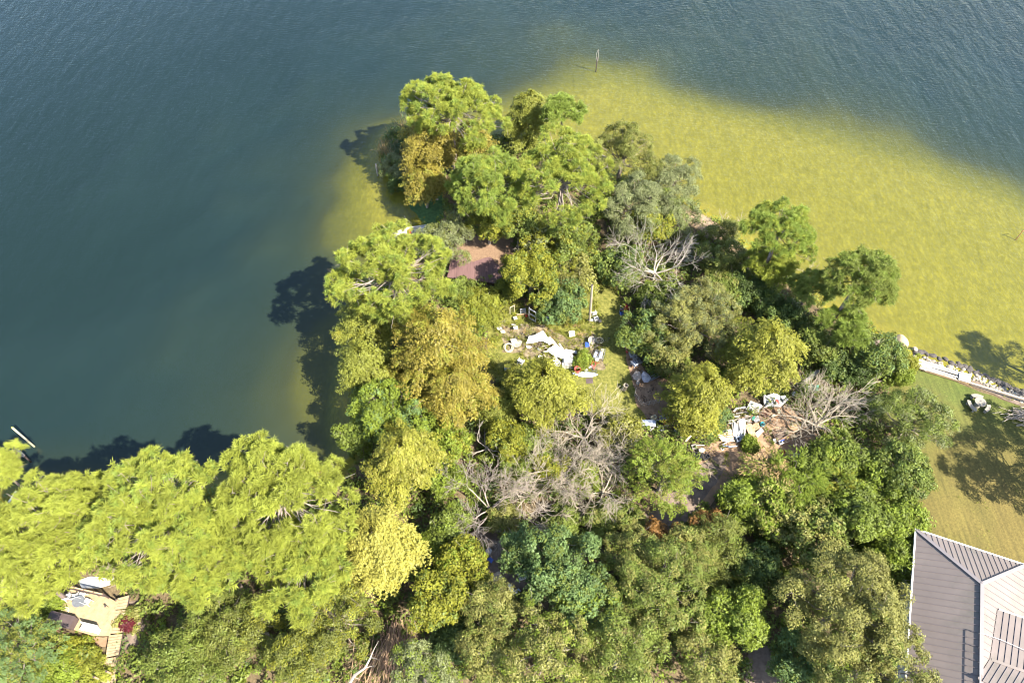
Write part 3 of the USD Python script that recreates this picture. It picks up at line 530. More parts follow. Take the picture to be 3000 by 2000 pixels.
T('broad', 1018, 1100, 42, 4.5, 'narrow dark green tree behind the purple-brown thicket', 'leaf_bright', mat2='leaf_green')
T('juniper', 1528, 1085, 72, 6.5, 'dense rounded juniper right of the brown leafless trees', 'leaf_bright', mat2='cyp_green', rzf=.95, dens=.9)
T('broad', 1296, 1298, 92, 8, 'blue-green round tree over the dark yard in the lower middle', 'leaf_blue', mat2='leaf_green')
T('broad', 1190, 1258, 48, 6, 'dark blue-green tree beside the litter in the shaded yard', 'leaf_blue', mat2='leaf_green')
T('broad', 1345, 1385, 72, 7, 'blue-green tree in front of the round one in the lower middle', 'leaf_blue', mat2='leaf_bright')
T('fine', 1455, 1275, 62, 6, 'olive green oak below the brown leafless trees', 'oak_tan', mat2='leaf_green')
T('fine', 1520, 1345, 98, 8, 'wide olive oak in the lower middle right', 'leaf_green', mat2='oak_tan')
T('fine', 1640, 1262, 74, 5.5, 'shaded dark oak left of the huge tan oak', 'oak_dark', mat2='leaf_green')
T('fine', 1590, 1268, 58, 5.5, 'olive oak behind the orange shrubs', 'oak_tan', mat2='leaf_green')
T('broad', 1685, 1410, 70, 6.5, 'bright clumped oak above the dirt drive at the bottom', 'leaf_bright', mat2='leaf_green')
T('fine', 1620, 1500, 62, 6, 'olive oak at the bottom edge left of the dirt drive', 'oak_tan', mat2='leaf_green')
T('fine', 1960, 1385, 130, 10.5, 'huge tan-olive oak against the left side of the house roof', 'oak_tan', mat2='oak_tan')
T('fine', 2010, 1520, 125, 9.5, 'tan-olive oak at the bottom edge below the house roof', 'oak_tan', mat2='leaf_green')
T('broad', 1845, 1530, 70, 6, 'dark green oak at the bottom edge beside the dirt drive', 'leaf_blue', mat2='leaf_green')
T('big', 1880, 1230, 75, 6, 'glossy green magnolia above the huge tan oak', 'leaf_green', mat2='oak_tan')
T('big', 1790, 1180, 60, 5, 'glossy light green tree behind the orange shrubs at their right', 'leaf_bright', mat2='oak_tan')
T('broad', 1740, 1300, 62, 4.5, 'deep green tree in the dark gap left of the huge tan oak', 'leaf_deep', mat2='leaf_green')
T('broad', 1965, 1175, 62, 5.5, 'mid-green tree between the bamboo and the house', 'leaf_green', mat2='leaf_bright')
T('broad', 1060, 1305, 62, 6, 'yellow-green tree right of the broad pale cypress', 'leaf_yellow', mat2='leaf_bright')
T('broad', 1000, 1380, 62, 6.5, 'yellow-green tree above the heap of brown canes', 'leaf_yellow', mat2='leaf_green')
T('broad', 1030, 1205, 42, 4.5, 'green tree in front of the purple-brown thicket', 'leaf_green', mat2='leaf_bright')
T('fine', 1128, 1395, 60, 7, 'olive-grey tree right of the yellow-green ones, lower middle', 'oak_tan', mat2='leaf_green')
T('broad', 1050, 1465, 48, 3.5, 'deep green tree in shade right of the cane heap', 'leaf_deep', mat2='leaf_blue')
T('fine', 1120, 1500, 62, 6.5, 'olive tree near the bottom edge right of the cane heap', 'oak_tan', mat2='leaf_green')
T('fine', 1265, 1485, 92, 8.5, 'pale olive oak at the bottom middle', 'oak_tan', mat2='leaf_bright')
T('fine', 1430, 1500, 85, 7.5, 'green oak at the bottom edge, right of the pale olive oak', 'leaf_green', mat2='oak_tan')
T('fine', 970, 1545, 70, 7, 'grey-green tree at the bottom edge below the cane heap', 'oak_grey', mat2='leaf_bright')
T('fine', 760, 1420, 92, 7.5, 'wide dark olive oak below the pine with dark holes', 'oak_dark', mat2='leaf_yellow')
T('fine', 690, 1500, 72, 6.5, 'olive oak at the bottom edge left of the cane heap', 'oak_dark', mat2='leaf_yellow')
T('fine', 500, 1440, 80, 6, 'dark olive oak below the front pine right of the timber deck', 'oak_dark', mat2='leaf_green')
T('fine', 420, 1520, 90, 6.5, 'olive green oak at the bottom edge right of the timber steps', 'leaf_green', mat2='oak_dark')
T('fine', 590, 1440, 60, 5, 'small olive oak between the pines and the bottom edge', 'oak_dark', mat2='leaf_yellow')
T('juniper', 38, 1490, 78, 7, 'dark green conifer in the bottom left corner', 'leaf_blue', mat2='cyp_green', rzf=.9, dens=.8)
T('broad', 1165, 1010, 46, 4.5, 'leafy green tree around the white twiggy tree', 'leaf_yellow', mat2='leaf_green')
T('broad', 1220, 1015, 42, 3.6, 'low green tree below the round bright yellow cypress', 'leaf_green', mat2='leaf_bright')
T('broad', 1420, 990, 46, 4, 'yellow-orange leafy tree left of the bare garden corner', 'oak_tan', mat2='leaf_yellow', gap=.4)
T('broad', 1705, 1150, 42, 4.2, 'green leafy tree below the dirt track', 'leaf_bright', mat2='leaf_green')
T('broad', 1925, 1045, 56, 4.2, 'mid-green tree below the tan leafless tree', 'leaf_green', mat2='leaf_bright')
T('broad', 1868, 1082, 40, 3.8, 'small green tree right of the timber bed frame', 'leaf_green', mat2='leaf_bright')
T('broad', 2000, 1105, 55, 4.5, 'green tree behind the bamboo, toward the lawn', 'leaf_bright', mat2='leaf_green')

T('broad', 1122, 508, 44, 6, 'green tree between the round forked pine and the brown deck', 'leaf_yellow', mat2='leaf_green')
T('broad', 1492, 512, 42, 5.2, 'yellow-green tree in front of the grey-green live oaks', 'leaf_yellow', mat2='leaf_green')

# ---------------------------------------------------------------- shrubs, bamboo, reeds
S_ = lambda kind, *a, **k: tree('shrub', kind, *a, catg='shrub', **k)
S_('bamboo', 1765, 1092, 50, 4.6, 'bamboo with straw-coloured tops beside the dirt track', 'leaf_bright', mat2='straw')
S_('bamboo', 1830, 1115, 65, 5, 'thicket of bright bamboo in the middle of the lower right', 'leaf_bright', mat2='leaf_bright')
S_('bamboo', 1750, 1155, 48, 4, 'bamboo clump above the orange shrubs', 'leaf_bright', mat2='leaf_green')
S_('bamboo', 1910, 1110, 50, 4.5, 'bamboo clump left of the green tree by the lawn', 'leaf_yellow', mat2='leaf_bright')
S_('shrub', 1620, 1200, 26, 4.5, 'orange-red shrub over the dark soil, right one', 'leaf_orange')
S_('shrub', 1645, 1196, 20, 4.2, 'small orange shrub at the right end of the orange row', 'leaf_orange')
S_('shrub', 1502, 1222, 28, 4.0, 'thin orange-brown shrub at the left end of the orange row', 'leaf_orange', gap=.5)
S_('shrub', 1562, 1232, 22, 4.2, 'orange shrub with bare stems in the middle of the orange row', 'leaf_orange', gap=.5)
S_('shrub', 2085, 835, 20, 2.6, 'yellow-green shrub at the end of the stone bank', 'leaf_yellow')
S_('shrub', 2072, 862, 24, 2.2, 'green shrub next to the white lumber', 'leaf_bright')
S_('shrub', 1100, 690, 40, 2.5, 'tall light green weeds below the brown deck', 'weed', mat2='leaf_yellow')
S_('shrub', 1058, 672, 34, 2.5, 'green bush between the big overhanging pine and the deck', 'leaf_green')
S_('shrub', 1110, 730, 34, 1.8, 'yellow-green weeds left of the white gate frame', 'weed')
S_('shrub', 1160, 665, 30, 2.2, 'reedy bush at the front edge of the deck', 'weed', mat2='leaf_green')
S_('fineshrub', 915, 388, 36, 2.6, 'grey-green bush on the left bank above the cove', 'oak_grey', mat2='leaf_green')
S_('fineshrub', 925, 415, 30, 2.0, 'dark bush at the edge of the shaded cove lawn', 'leaf_deep')
S_('shrub', 1338, 826, 20, 1.7, 'round light green bush among the white sheets', 'leaf_bright', mat2='weed')
S_('shrub', 1640, 955, 38, 2.2, 'grassy bush below the yellow cypress over the garden', 'leaf_blue', mat2='weed')
S_('shrub', 1725, 1022, 18, 1.4, 'weedy bush below the plank heap', 'leaf_bright')
S_('shrub', 1515, 790, 30, 2.6, 'green bush beside the row of buckets', 'leaf_green')
S_('shrub', 1390, 985, 26, 2.2, 'orange-tinged bush at the foot of the brown leafless tree', 'oak_tan', mat2='leaf_orange')
S_('fineshrub', 1960, 790, 36, 2.6, 'tan-green bush by the shore under the leaning pine', 'oak_tan')
S_('shrub', 1915, 830, 34, 3, 'deep green bush behind the tan leafless tree', 'leaf_deep', mat2='leaf_green')
S_('shrub', 1975, 850, 36, 3, 'dark shaded bush left of the rounded bright green tree', 'leaf_deep')
S_('shrub', 180, 1500, 40, 1.6, 'yellow-green bush below the timber deck', 'leaf_yellow', mat2='leaf_bright')
S_('shrub', 135, 1540, 42, 1.8, 'bright leafy bush at the bottom edge left of the steps', 'leaf_bright')
S_('shrub', 100, 1400, 40, 2.2, 'green bush left of the timber deck', 'leaf_bright', mat2='leaf_green')
S_('shrub', 85, 1440, 36, 2.0, 'dark bush between the conifer and the timber deck', 'leaf_green')
S_('shrub', 215, 1535, 34, 1.2, 'low yellow-green bush right of the steps at the bottom', 'weed', mat2='leaf_yellow')
S_('shrub', 1000, 1245, 36, 3.5, 'dark green bush right of the broad pale cypress', 'leaf_bright', mat2='leaf_green')
S_('shrub', 1380, 1185, 36, 3, 'bush under the brown leafless trees', 'leaf_green', mat2='oak_tan')
S_('shrub', 1290, 1190, 34, 3, 'green bush at the foot of the purple-brown thicket', 'leaf_green')
S_('shrub', 1440, 1190, 36, 3, 'green bush left of the rounded juniper foot', 'leaf_green', mat2='oak_tan')
S_('shrub', 290, 1425, 26, 1.3, 'brownish plants in the bed beside the steps', 'oak_tan', mat2='leaf_green')

S_('shrub', 1262, 1062, 34, 3.2, 'yellow-green bush growing inside the brown leafless thicket', 'leaf_yellow', mat2='leaf_green', gap=.4)
S_('shrub', 1180, 1075, 32, 3.0, 'green bush at the upper left inside the brown leafless thicket', 'leaf_green', mat2='leaf_yellow', gap=.4)
S_('shrub', 1345, 1095, 32, 3.2, 'green bush at the right inside the brown leafless thicket', 'leaf_bright', mat2='oak_tan', gap=.4)
S_('shrub', 1160, 1190, 34, 3.0, 'olive bush at the lower edge of the brown leafless thicket', 'oak_tan', mat2='leaf_green', gap=.4)
# ---------------------------------------------------------------- leafless trees
B = lambda *a, **k: bare('leafless_tree', *a, **k)
B(1512, 592, 104, 6.5, 'white leafless tree with a wide web of branches in the middle right', 'bark_white', seed=11, trunk=.15, fork=.2, spread=.66)
B(1955, 885, 108, 6.5, 'tan leafless tree leaning right beside the lawn', 'bark_tan', seed=5, trunk=.18, base_px=(1868, 985), fork=.15, spread=.66, bias=.8)
B(1850, 965, 58, 5, 'thin pale leafless tree left of the leaning tan one', 'bark_tan', seed=6, trunk=.09, fork=.25, levels=4, bias=.6)
B(1345, 985, 92, 6, 'pinkish brown leafless tree below the round bright yellow cypress', 'bark_tan', seed=7, trunk=.12, spread=.6)
B(1300, 1075, 92, 5.5, 'grey-brown leafless tree in the centre of the brown thicket', 'bark_tan', seed=8, trunk=.11, kids=3, levels=5)
B(1125, 1150, 100, 6, 'purple-brown thicket of fine twigs, leafless', 'bark_brown', seed=9, trunk=.11, kids=3, levels=5)
B(1390, 1110, 84, 5.5, 'brown leafless tree touching the rounded juniper', 'bark_tan', seed=10, trunk=.10)
B(1115, 1005, 44, 6, 'white twiggy leafless tree above the purple-brown thicket', 'bark_white', seed=12, trunk=.09, kids=2, levels=4)
B(1665, 520, 50, 3.4, 'grey leafless bush on the sandy beach', 'bark_tan', seed=13, trunk=.05, levels=4, fork=.1)
B(1215, 545, 42, 7.5, 'dead grey top among vines right of the deck', 'bark_white', seed=14, trunk=.1, kids=2, levels=4)
B(1870, 612, 36, 4, 'pale leafless sapling at the water between the right shore pines', 'bark_tan', seed=15, trunk=.045, kids=2, levels=4)
B(1215, 1120, 84, 5, 'brown leafless tree between the two brown thickets', 'bark_tan', seed=16, trunk=.1, kids=3, levels=5)

# ---------------------------------------------------------------- ground cover under and between the trees
def cover_px(name, kind, outline, n, mat, mat2, size, label, catg, avoid=(), seed=3, hmax=0.0, patch=None):
    r = np.random.default_rng(seed); pg = outline.intersection(LAND.buffer(-.2))
    for a in avoid: pg = pg.difference(a)
    x0, y0, x1, y1 = pg.bounds; m = int(n * (x1 - x0) * (y1 - y0)); xy = np.c_[r.uniform(x0, x1, m), r.uniform(y0, y1, m)]
    xy = xy[shapely.contains(pg, shapely.points(xy))]
    f = meshkit.fbm(np.c_[xy * .35, 0 * xy[:, 0]], 3, seed)
    if patch: xy = xy[f > patch]; f = f[f > patch]
    p = np.c_[xy, ground_z(xy) + .12 + r.uniform(0, 1, len(xy)) ** 2 * hmax * np.clip(f * 2 - .5, 0, 1)]
    nn = np.c_[r.normal(size=(len(p), 2)) * .3, np.ones(len(p))]
    scatter('/World', name, kind, M[mat], p, nn, size * r.uniform(.6, 1.35, len(p)), r, mix=M[mat2] if mat2 else None)
    tag(stage.GetPrimAtPath('/World/' + name), label, catg)
WOODS = poly([(1020, 1420), (900, 1390), (400, 1420), (0, 1430), (-150, 1430), (-150, 2120), (2700, 2120), (2700, 1900), (2640, 1560), (2680, 1420), (2660, 1250), (2640, 1120), (2690, 1050), (2560, 970), (2300, 800), (2200, 740), (2060, 610), (1750, 470), (1250, 350), (1100, 440), (1190, 600), (1230, 700), (1080, 870), (1040, 1100)])
DECK1 = poly([(1300, 690), (1500, 690), (1510, 840), (1300, 840)]); DECK2 = poly([(140, 1680), (400, 1690), (380, 1850), (320, 2050), (280, 2050), (300, 1880), (140, 1840)])
HOUSE = poly([(2640, 1560), (3200, 1700), (3200, 2300), (2560, 2300)])
OPEN = [clear_pg, dirt_pg, right_dirt, path_pg, path2_pg, drive_pg, lawn_pg.buffer(.3), beach_pg, beach2_pg, cove_pg, DECK1, DECK2, HOUSE, left_dirt.buffer(-.4), left_bed]
cover_px('undergrowth', 'broad', WOODS, 2.6, 'leaf_green', 'leaf_bright', .95, 'low green undergrowth filling the ground between the trees', 'undergrowth', OPEN, 3, 1.3)
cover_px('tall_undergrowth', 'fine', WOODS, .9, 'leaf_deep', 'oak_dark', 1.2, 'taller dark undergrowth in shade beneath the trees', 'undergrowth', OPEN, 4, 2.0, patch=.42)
cover_px('weeds', 'weed', clear_pg, 5.5, 'weed', 'leaf_yellow', .8, 'yellow-green weeds overgrowing the rubbish clearing', 'weeds', [dirt_pg, path_pg, poly([(1745, 860), (1800, 860), (1850, 1100), (1870, 1240), (1700, 1240), (1640, 1130), (1745, 1105), (1770, 1000)])], 5, .35, patch=.36)
cover_px('litter', 'litter', poly([(1470, 950), (1560, 960), (1640, 1000), (1700, 985), (1770, 990), (1775, 1080), (1690, 1100), (1600, 1070), (1540, 1050), (1480, 1030)]), 2.2, 'trash_pale', 'trash_brown', .8, 'small mixed litter strewn through the rubbish clearing', 'litter', [], 15, .12, patch=.42)
cover_px('litter_spill', 'litter', poly([(1835, 1010), (1880, 1050), (1960, 1100), (1950, 1130), (1870, 1130)]).union(poly([(2090, 1290), (2120, 1230), (2200, 1170), (2300, 1140), (2320, 1180), (2260, 1250), (2220, 1290), (2150, 1310)])).union(poly([(1890, 1235), (1990, 1215), (2060, 1300), (2090, 1340), (2030, 1350), (1960, 1270)])), 3.0, 'trash_pale', 'trash_brown', .8, 'small mixed litter around the garden plot and the plank heap', 'litter', [], 16, .15, patch=.36)
cover_px('dry_grass', 'straw', poly([(1650, 900), (1740, 930), (1740, 1000), (1640, 1010), (1450, 1010), (1440, 960), (1560, 960)]), 3.0, 'straw', 'weed', .8, 'straw-coloured dry grass beside the wooden pole and the heap', 'dry grass', [], 6, .2, patch=.4)
cover_px('yard_weeds', 'weed', right_dirt.buffer(.6).union(path_pg), 2.6, 'weed', 'leaf_bright', .75, 'scattered weeds on the bare yard right of the plank heap', 'weeds', [], 7, .2, patch=.5)
cover_px('shore_weeds', 'weed', beach2_pg.buffer(.3).difference(lawn_pg), 2.0, 'weed', 'leaf_yellow', .5, 'small weeds among the stones of the bank below the lawn', 'weeds', [], 8, 0, patch=.5)
cover_px('lawn_tufts', 'weed', lawn_pg.buffer(-.5), .7, 'weed', 'straw', .26, 'small tufts and weeds dotted over the lawn', 'grass tufts', [HOUSE], 21, 0, patch=.5)
cover_px('heap_weeds', 'weed', rub_pg, 3.0, 'weed', 'leaf_yellow', .6, 'weeds pushing up between the rubbish in the clearing', 'weeds', [], 22, .2, patch=.44)
cover_px('plot_twigs', 'litter', dirt_pg, 3.0, 'trash_brown', 'trash_brown', .7, 'dead leaves and twigs on the bare garden plot', 'leaf litter', [], 23, .02, patch=.4)

# ---------------------------------------------------------------- house
M['roof_metal'] = matte('roof_metal', (.136, .113, .100), .5, .10, .5, metal=.0, spec=.2, detail=6.0, grime=(.10, .09, .075))
M['roof_seam'] = matte('roof_seam', (.12, .10, .095), .5, .05, 1.0)
M['trim_white'] = matte('trim_white', (.34, .33, .31), .5, .08, 2.0)
M['ridge_cap'] = matte('ridge_cap', (.15, .13, .125), .45, .05, 1.0)
M['siding'] = matte('siding', (.42, .40, .37), .7, .08, 1.0)
M['glass_dark'] = matte('skylight_glass', (.015, .017, .022), .08, .05, 1.0, spec=.8)
hA = W(2685, 1552, 4.0); hC = W(3003, 1656, 4.0); ex = (hC - hA) / np.linalg.norm(hC - hA); ey = np.array([ex[1], -ex[0], 0]); hw = float(np.linalg.norm(hC - hA))
HL, RX, RZ, RY = 15.5, 3.85, 6.1, 3.72
house = thing('house', 'grey-brown standing seam metal roofed house at the right edge of the lawn', 'house', hA * [1, 1, 0])
def L_(x, y, z): return ex * x + ey * y + np.array([0, 0, z])
def quad_slab(pts, t=.06):
    p = np.array(pts, float); n = np.cross(p[1] - p[0], p[2] - p[0]); n /= np.linalg.norm(n); n = n if n[2] > 0 else -n
    return trimesh.convex.convex_hull(np.vstack([p, p - n * t]))
def seams(a0, a1, b0, b1, n, nm='roof_seam'):
    for i in range(n):
        t = (i + .6) / (n + .2); a = a0 + (a1 - a0) * t; b = b0 + (b1 - b0) * t
        if np.linalg.norm(b - a) > .25: part(nm, bar(a + [0, 0, .018], b + [0, 0, .018], .04, .045), M['roof_seam'], house)
cA, cC, cB, cB2 = L_(0, 0, 4), L_(hw, 0, 4), L_(RX, RY, RZ), L_(RX, HL, RZ); cD, cE = L_(0, HL, 4), L_(hw, HL, 4)
part('roof_slope', quad_slab([cA, cB, cB2, cD]), M['roof_metal'], house); part('roof_slope', quad_slab([cA, cC, cB]), M['roof_metal'], house); part('roof_slope', quad_slab([cC, cE, cB2, cB]), M['roof_metal'], house)
for i in range(30):
    y = .35 + i * .5
    a = cA + (cB - cA) * (y / RY) if y < RY else L_(RX, y, RZ)
    part('roof_seam', bar(L_(0, y, 4) + [0, 0, .02], a + [0, 0, .02], .035, .045), M['roof_seam'], house)
    a = cC + (cB - cC) * (y / RY) if y < RY else L_(RX, y, RZ)
    if y < 9: part('roof_seam', bar(L_(hw, y, 4) + [0, 0, .02], a + [0, 0, .02], .035, .045), M['roof_seam'], house)
for i in range(19):
    x = .3 + i * .41
    a = cA + (cB - cA) * (x / RX) if x < RX else cC + (cB - cC) * ((hw - x) / (hw - RX))
    part('roof_seam', bar(L_(x, 0, 4) + [0, 0, .02], a + [0, 0, .02], .035, .05), M['roof_seam'], house)
for a, b in ((cA, cB), (cC, cB), (cB, cB2)):
    part('ridge_cap', bar(a + [0, 0, .06], b + [0, 0, .06], .26, .05), M['ridge_cap'], house)
part('gutter', bar(cA + ey * -.07 + [0, 0, -.03], cC + ey * -.07 + [0, 0, -.03], .13, .12), M['trim_white'], house)
part('gutter', bar(cA + ex * -.07 - ey * .1 + [0, 0, -.03], cD + ex * -.07 + [0, 0, -.03], .12, .12), M['trim_white'], house)
for i in range(9): part('gutter_bracket', bar(L_(-.2, .8 + i * 1.5, 3.95), L_(.05, .8 + i * 1.5, 3.95), .04, .04), M['ridge_cap'], house)
part('wall', cat([bar(L_(.55, .55, 1.95), L_(hw - .5, .55, 1.95), .15, 3.9), bar(L_(.55, .62, 1.95), L_(.55, HL, 1.95), .15, 3.9), bar(L_(hw - .55, .62, 1.95), L_(hw - .55, HL, 1.95), .15, 3.9)]), M['siding'], house)
def on_plane(px, py, p0, n):
    o = np.array([0, 0, CAM_H]); d = W(px, py, 0) - o; return o + d * ((p0 - o) @ n) / (d @ n) - hA * [1, 1, 0]
pn = np.cross(cE - cC, cB - cC); pn /= np.linalg.norm(pn)
v1, v2, v3 = (on_plane(*q, cC + hA * [1, 1, 0], pn) + [0, 0, .05] for q in ((2925, 1787), (2903, 1932), (2866, 1990)))
part('dormer_roof', quad_slab([v1, v1 + ex * 6, v2 + ex * 6, v2]), M['roof_metal'], house)
v4 = v3 + ey * 3.2 + [0, 0, .05]
part('dormer_roof', quad_slab([v2, v2 + ex * 6.5, v3 + ex * 7.5, v3]), M['roof_metal'], house)
part('dormer_wall', bar(v1 + [0, 0, -.35], v1 + ex * 6 + [0, 0, -.35], .1, .6), M['siding'], house)
part('gutter', bar(v1 + [0, 0, .03] - ey * .06, v1 + ex * 6 + [0, 0, .03] - ey * .06, .12, .1), M['trim_white'], house)
part('valley_flashing', cat([bar(v1 + [0, 0, .035], v2 + [0, 0, .035], .2, .03), bar(v2 + [0, 0, .035], v3 + [0, 0, .035], .2, .03)]), M['roof_metal'], house)
part('ridge_cap', bar(v2 + [0, 0, .05], v2 + ex * 6 + [0, 0, .05], .2, .04), M['roof_metal'], house)
for i in range(11):
    x = .35 + i * .42; part('roof_seam', bar(v1 + ex * x + [0, 0, .03], v2 + ex * (x + .05) + [0, 0, .03], .03, .045), M['roof_seam'], house)
    part('roof_seam', bar(v2 + ex * (x - .1) + [0, 0, .03], v3 + ex * (x - .1) + [0, 0, .03], .03, .045), M['roof_seam'], house)
sk = part('skylight', quad_slab([v1 + (v2 - v1) * .25 + ex * 2.25 + [0, 0, .1], v1 + (v2 - v1) * .25 + ex * 3.4 + [0, 0, .1], v1 + (v2 - v1) * .85 + ex * 3.4 + [0, 0, .1], v1 + (v2 - v1) * .85 + ex * 2.25 + [0, 0, .1]], .08), M['glass_dark'], house)
cb = cB + (cB2 - cB) * .32
pts = [cb + [0, 0, .12] - ex * .2 + ey * t + np.array([0, 0, .18]) for t in np.linspace(0, 7.5, 16)]
cable = thing('roof_cable', 'thin white pipe along the ridge of the house roof with a cable', 'pipe', hA * [1, 1, 0])
part('pipe', tube(pts, .028, 5), M['trim_white'], cable)
part('cable', tube([pts[0], v1 * .4 + v2 * .6 + ex * .3 + [0, 0, .35], v1 * .35 + v2 * .65 + ex * 2.4 + [0, 0, .3]], .018, 4), M['trim_white'], cable)
for t in range(0, 15, 2): part('bracket', bar(pts[t], pts[t] - [0, 0, .32], .03), M['ridge_cap'], cable)

# ---------------------------------------------------------------- decks and boardwalk
M['deck_brown'] = matte('stained_deck_boards', (.095, .052, .048), .6, .2, 1.2, stretch=(6, .5, 1), c2=(.13, .075, .068))
M['deck_pale'] = matte('pale_deck_boards', (.22, .165, .088), .65, .2, 2.5, c2=(.28, .215, .125))
M['wood_brown'] = matte('brown_wood', (.17, .105, .065), .75, .3, 3.0)
M['wood_dark'] = matte('dark_wood', (.055, .038, .035), .6, .25, 2.0)
M['wood_grey'] = matte('weathered_wood', (.24, .20, .16), .85, .25, 3.0)
M['wood_tan'] = matte('tan_wood', (.30, .20, .11), .8, .25, 3.0)
M['white'] = matte('weathered_white', (.31, .30, .28), .55, .12, 3.0, grime=(.2, .17, .12))
M['white_clean'] = matte('white_plastic', (.36, .355, .34), .45, .14, 2.0, grime=(.22, .19, .145))
M['white_dirty'] = matte('dirty_white', (.22, .205, .18), .7, .25, 4.0, grime=(.15, .11, .07))
M['grey_metal'] = matte('grey_metal', (.20, .21, .22), .35, .2, 4.0, metal=.6)
M['black'] = matte('black_plastic', (.018, .018, .02), .5, .2, 3.0)
M['blue'] = matte('blue_plastic', (.03, .07, .26), .5, .2, 3.0); M['cyan'] = matte('cyan_plastic', (.01, .28, .36), .4, .1, 3.0)
M['red'] = matte('red_plastic', (.30, .025, .02), .5, .2, 3.0); M['red_faded'] = matte('faded_red', (.30, .075, .055), .6, .15, 3.0)
M['pink'] = matte('pink_plastic', (.42, .05, .20), .5, .1, 3.0); M['yellow'] = matte('yellow_plastic', (.42, .36, .03), .5, .1, 3.0); M['orange'] = matte('orange_plastic', (.40, .11, .02), .5, .1, 3.0)
M['teal'] = matte('green_tarp', (.03, .17, .11), .6, .2, 3.0); M['cream'] = matte('cream_board', (.42, .37, .24), .7, .1, 3.0); M['rust'] = matte('rusty_metal', (.16, .07, .035), .8, .3, 4.0)
M['blue_pale'] = matte('pale_blue_sheet', (.22, .25, .31), .5, .2, 1.5, grime=(.35, .36, .38)); M['silver'] = matte('silver_sheet', (.30, .30, .33), .35, .3, 5.0, metal=.3, bump=.8)
M['concrete'] = matte('concrete', (.17, .15, .12), .85, .15, 3.0); M['stone'] = matte('pale_stone', (.15, .125, .095), .85, .25, 2.0, bump=.5); M['stone_dark'] = matte('dark_stone', (.045, .038, .032), .8, .3, 3.0)
M['terracotta'] = matte('terracotta', (.22, .09, .05), .8, .2, 3.0)
def boards(parent, pg, ang, w, z, mat, h=.035, nm='plank', gap=.014):
    """Boards laid side by side across an outline (local metres), each one a part."""
    c = np.array(pg.centroid.coords[0]); g = shapely.affinity.rotate(pg, -ang, origin=tuple(c)); x0, y0, x1, y1 = g.bounds; n = int((x1 - x0) / w); k = 0
    r = np.random.default_rng(int(abs(ang) * 7) + n)
    for i in range(n + 1):
        s = g.intersection(shapely.box(x0 + i * w + gap / 2, y0 - 1, x0 + (i + 1) * w - gap / 2, y1 + 1))
        for q in getattr(s, 'geoms', [s]):
            if q.geom_type == 'Polygon' and q.area > .01:
                q = shapely.affinity.rotate(q, ang, origin=tuple(c)); m = trimesh.creation.extrude_polygon(q, h, engine='earcut'); m.apply_translation([0, 0, z - h + r.uniform(-.004, .004)]); part(nm, m, mat, parent); k += 1
    return k
def lpoly(px, z, o): return Polygon([(W(x, y, z) - o)[:2] for x, y in px])
d1 = W(1405, 770, .6); dk = thing('deck', 'reddish brown plank deck half covered by pine straw, between the trees', 'deck', d1)
pg1 = lpoly([(1310, 812), (1512, 838), (1500, 690), (1335, 690)], 1.15, d1); boards(dk, pg1, 2.0, .24, .55, M['deck_brown'])
part('joist', cat([bar([pg1.bounds[0] + .3, y, .42], [pg1.bounds[2] - .4, y, .42], .1, .15) for y in (-1.6, 0, 2)]), M['wood_dark'], dk)
part('post', cat([box(.12, .12, .5, (x, y, .22)) for x in (-2.5, 0, 2.6) for y in (-1.5, 2)]), M['wood_dark'], dk)
st = [(1338, 690), (1500, 690), (1503, 745), (1480, 775), (1492, 800), (1512, 815), (1512, 835), (1478, 812), (1462, 782), (1440, 752), (1410, 758), (1385, 768), (1365, 760), (1350, 740), (1335, 715)]
sp = lpoly(st, 1.16, d1).segmentize(.25); sc_ = np.array(sp.exterior.coords)[:-1]; sp = Polygon(sc_ + (meshkit.fbm(np.c_[sc_ * 1.4, 0 * sc_[:, 0]], 3, 2)[:, None] - .5) * .5).buffer(0)
M['straw_litter'] = matte('pine_straw_litter', (.12, .072, .045), .95, .35, 9.0, spec=.05, bump=.9, c2=(.20, .135, .085))
r = np.random.default_rng(2); x0, y0, x1, y1 = sp.bounds; q = np.c_[r.uniform(x0, x1, 900), r.uniform(y0, y1, 900)]; q = q[shapely.contains(sp, shapely.points(q))]
ps = thing('pine_straw', 'orange-brown pine straw lying on the brown deck', 'pine straw', d1)
m = trimesh.creation.extrude_polygon(sp if sp.geom_type == 'Polygon' else max(sp.geoms, key=lambda g: g.area), .02, engine='earcut'); m.apply_translation([0, 0, .562]); part('litter', m, M['straw_litter'], ps)
d2 = W(255, 1785, .6); dk2 = thing('deck', 'pale timber deck with white chairs among the lower left pines', 'deck', d2)
pg2 = lpoly([(206, 1726), (318, 1750), (339, 1762), (333, 1800), (318, 1858), (268, 1858), (224, 1844), (150, 1826), (168, 1793), (184, 1763), (194, 1738)], 1.4, d2)
boards(dk2, pg2, -28, .19, .8, M['deck_pale']); part('fascia', trimesh.creation.extrude_polygon(pg2.exterior.buffer(.03), .2, engine='earcut').apply_translation([0, 0, .56]), M['wood_tan'], dk2)
def px_path(ps, z): return [W(x, y, z) for x, y in ps]
rl = thing('deck_railing', 'low dark railing along the far edge of the pale timber deck', 'railing', d2)
ra, rb = W(206, 1724, 1.45) - d2, W(318, 1750, 1.45) - d2
part('top_rail', bar(ra + [0, 0, .9], rb + [0, 0, .9], .1, .05), M['wood_tan'], rl); part('bottom_rail', bar(ra + [0, 0, .15], rb + [0, 0, .15], .05, .05), M['wood_dark'], rl)
for t in np.linspace(0, 1, 5): part('post', bar(ra + (rb - ra) * t + [0, 0, -.5], ra + (rb - ra) * t + [0, 0, .95], .09), M['wood_dark'], rl)
for t in np.linspace(.04, .96, 20): part('baluster', bar(ra + (rb - ra) * t + [0, 0, .15], ra + (rb - ra) * t + [0, 0, .88], .035), M['wood_dark'], rl)
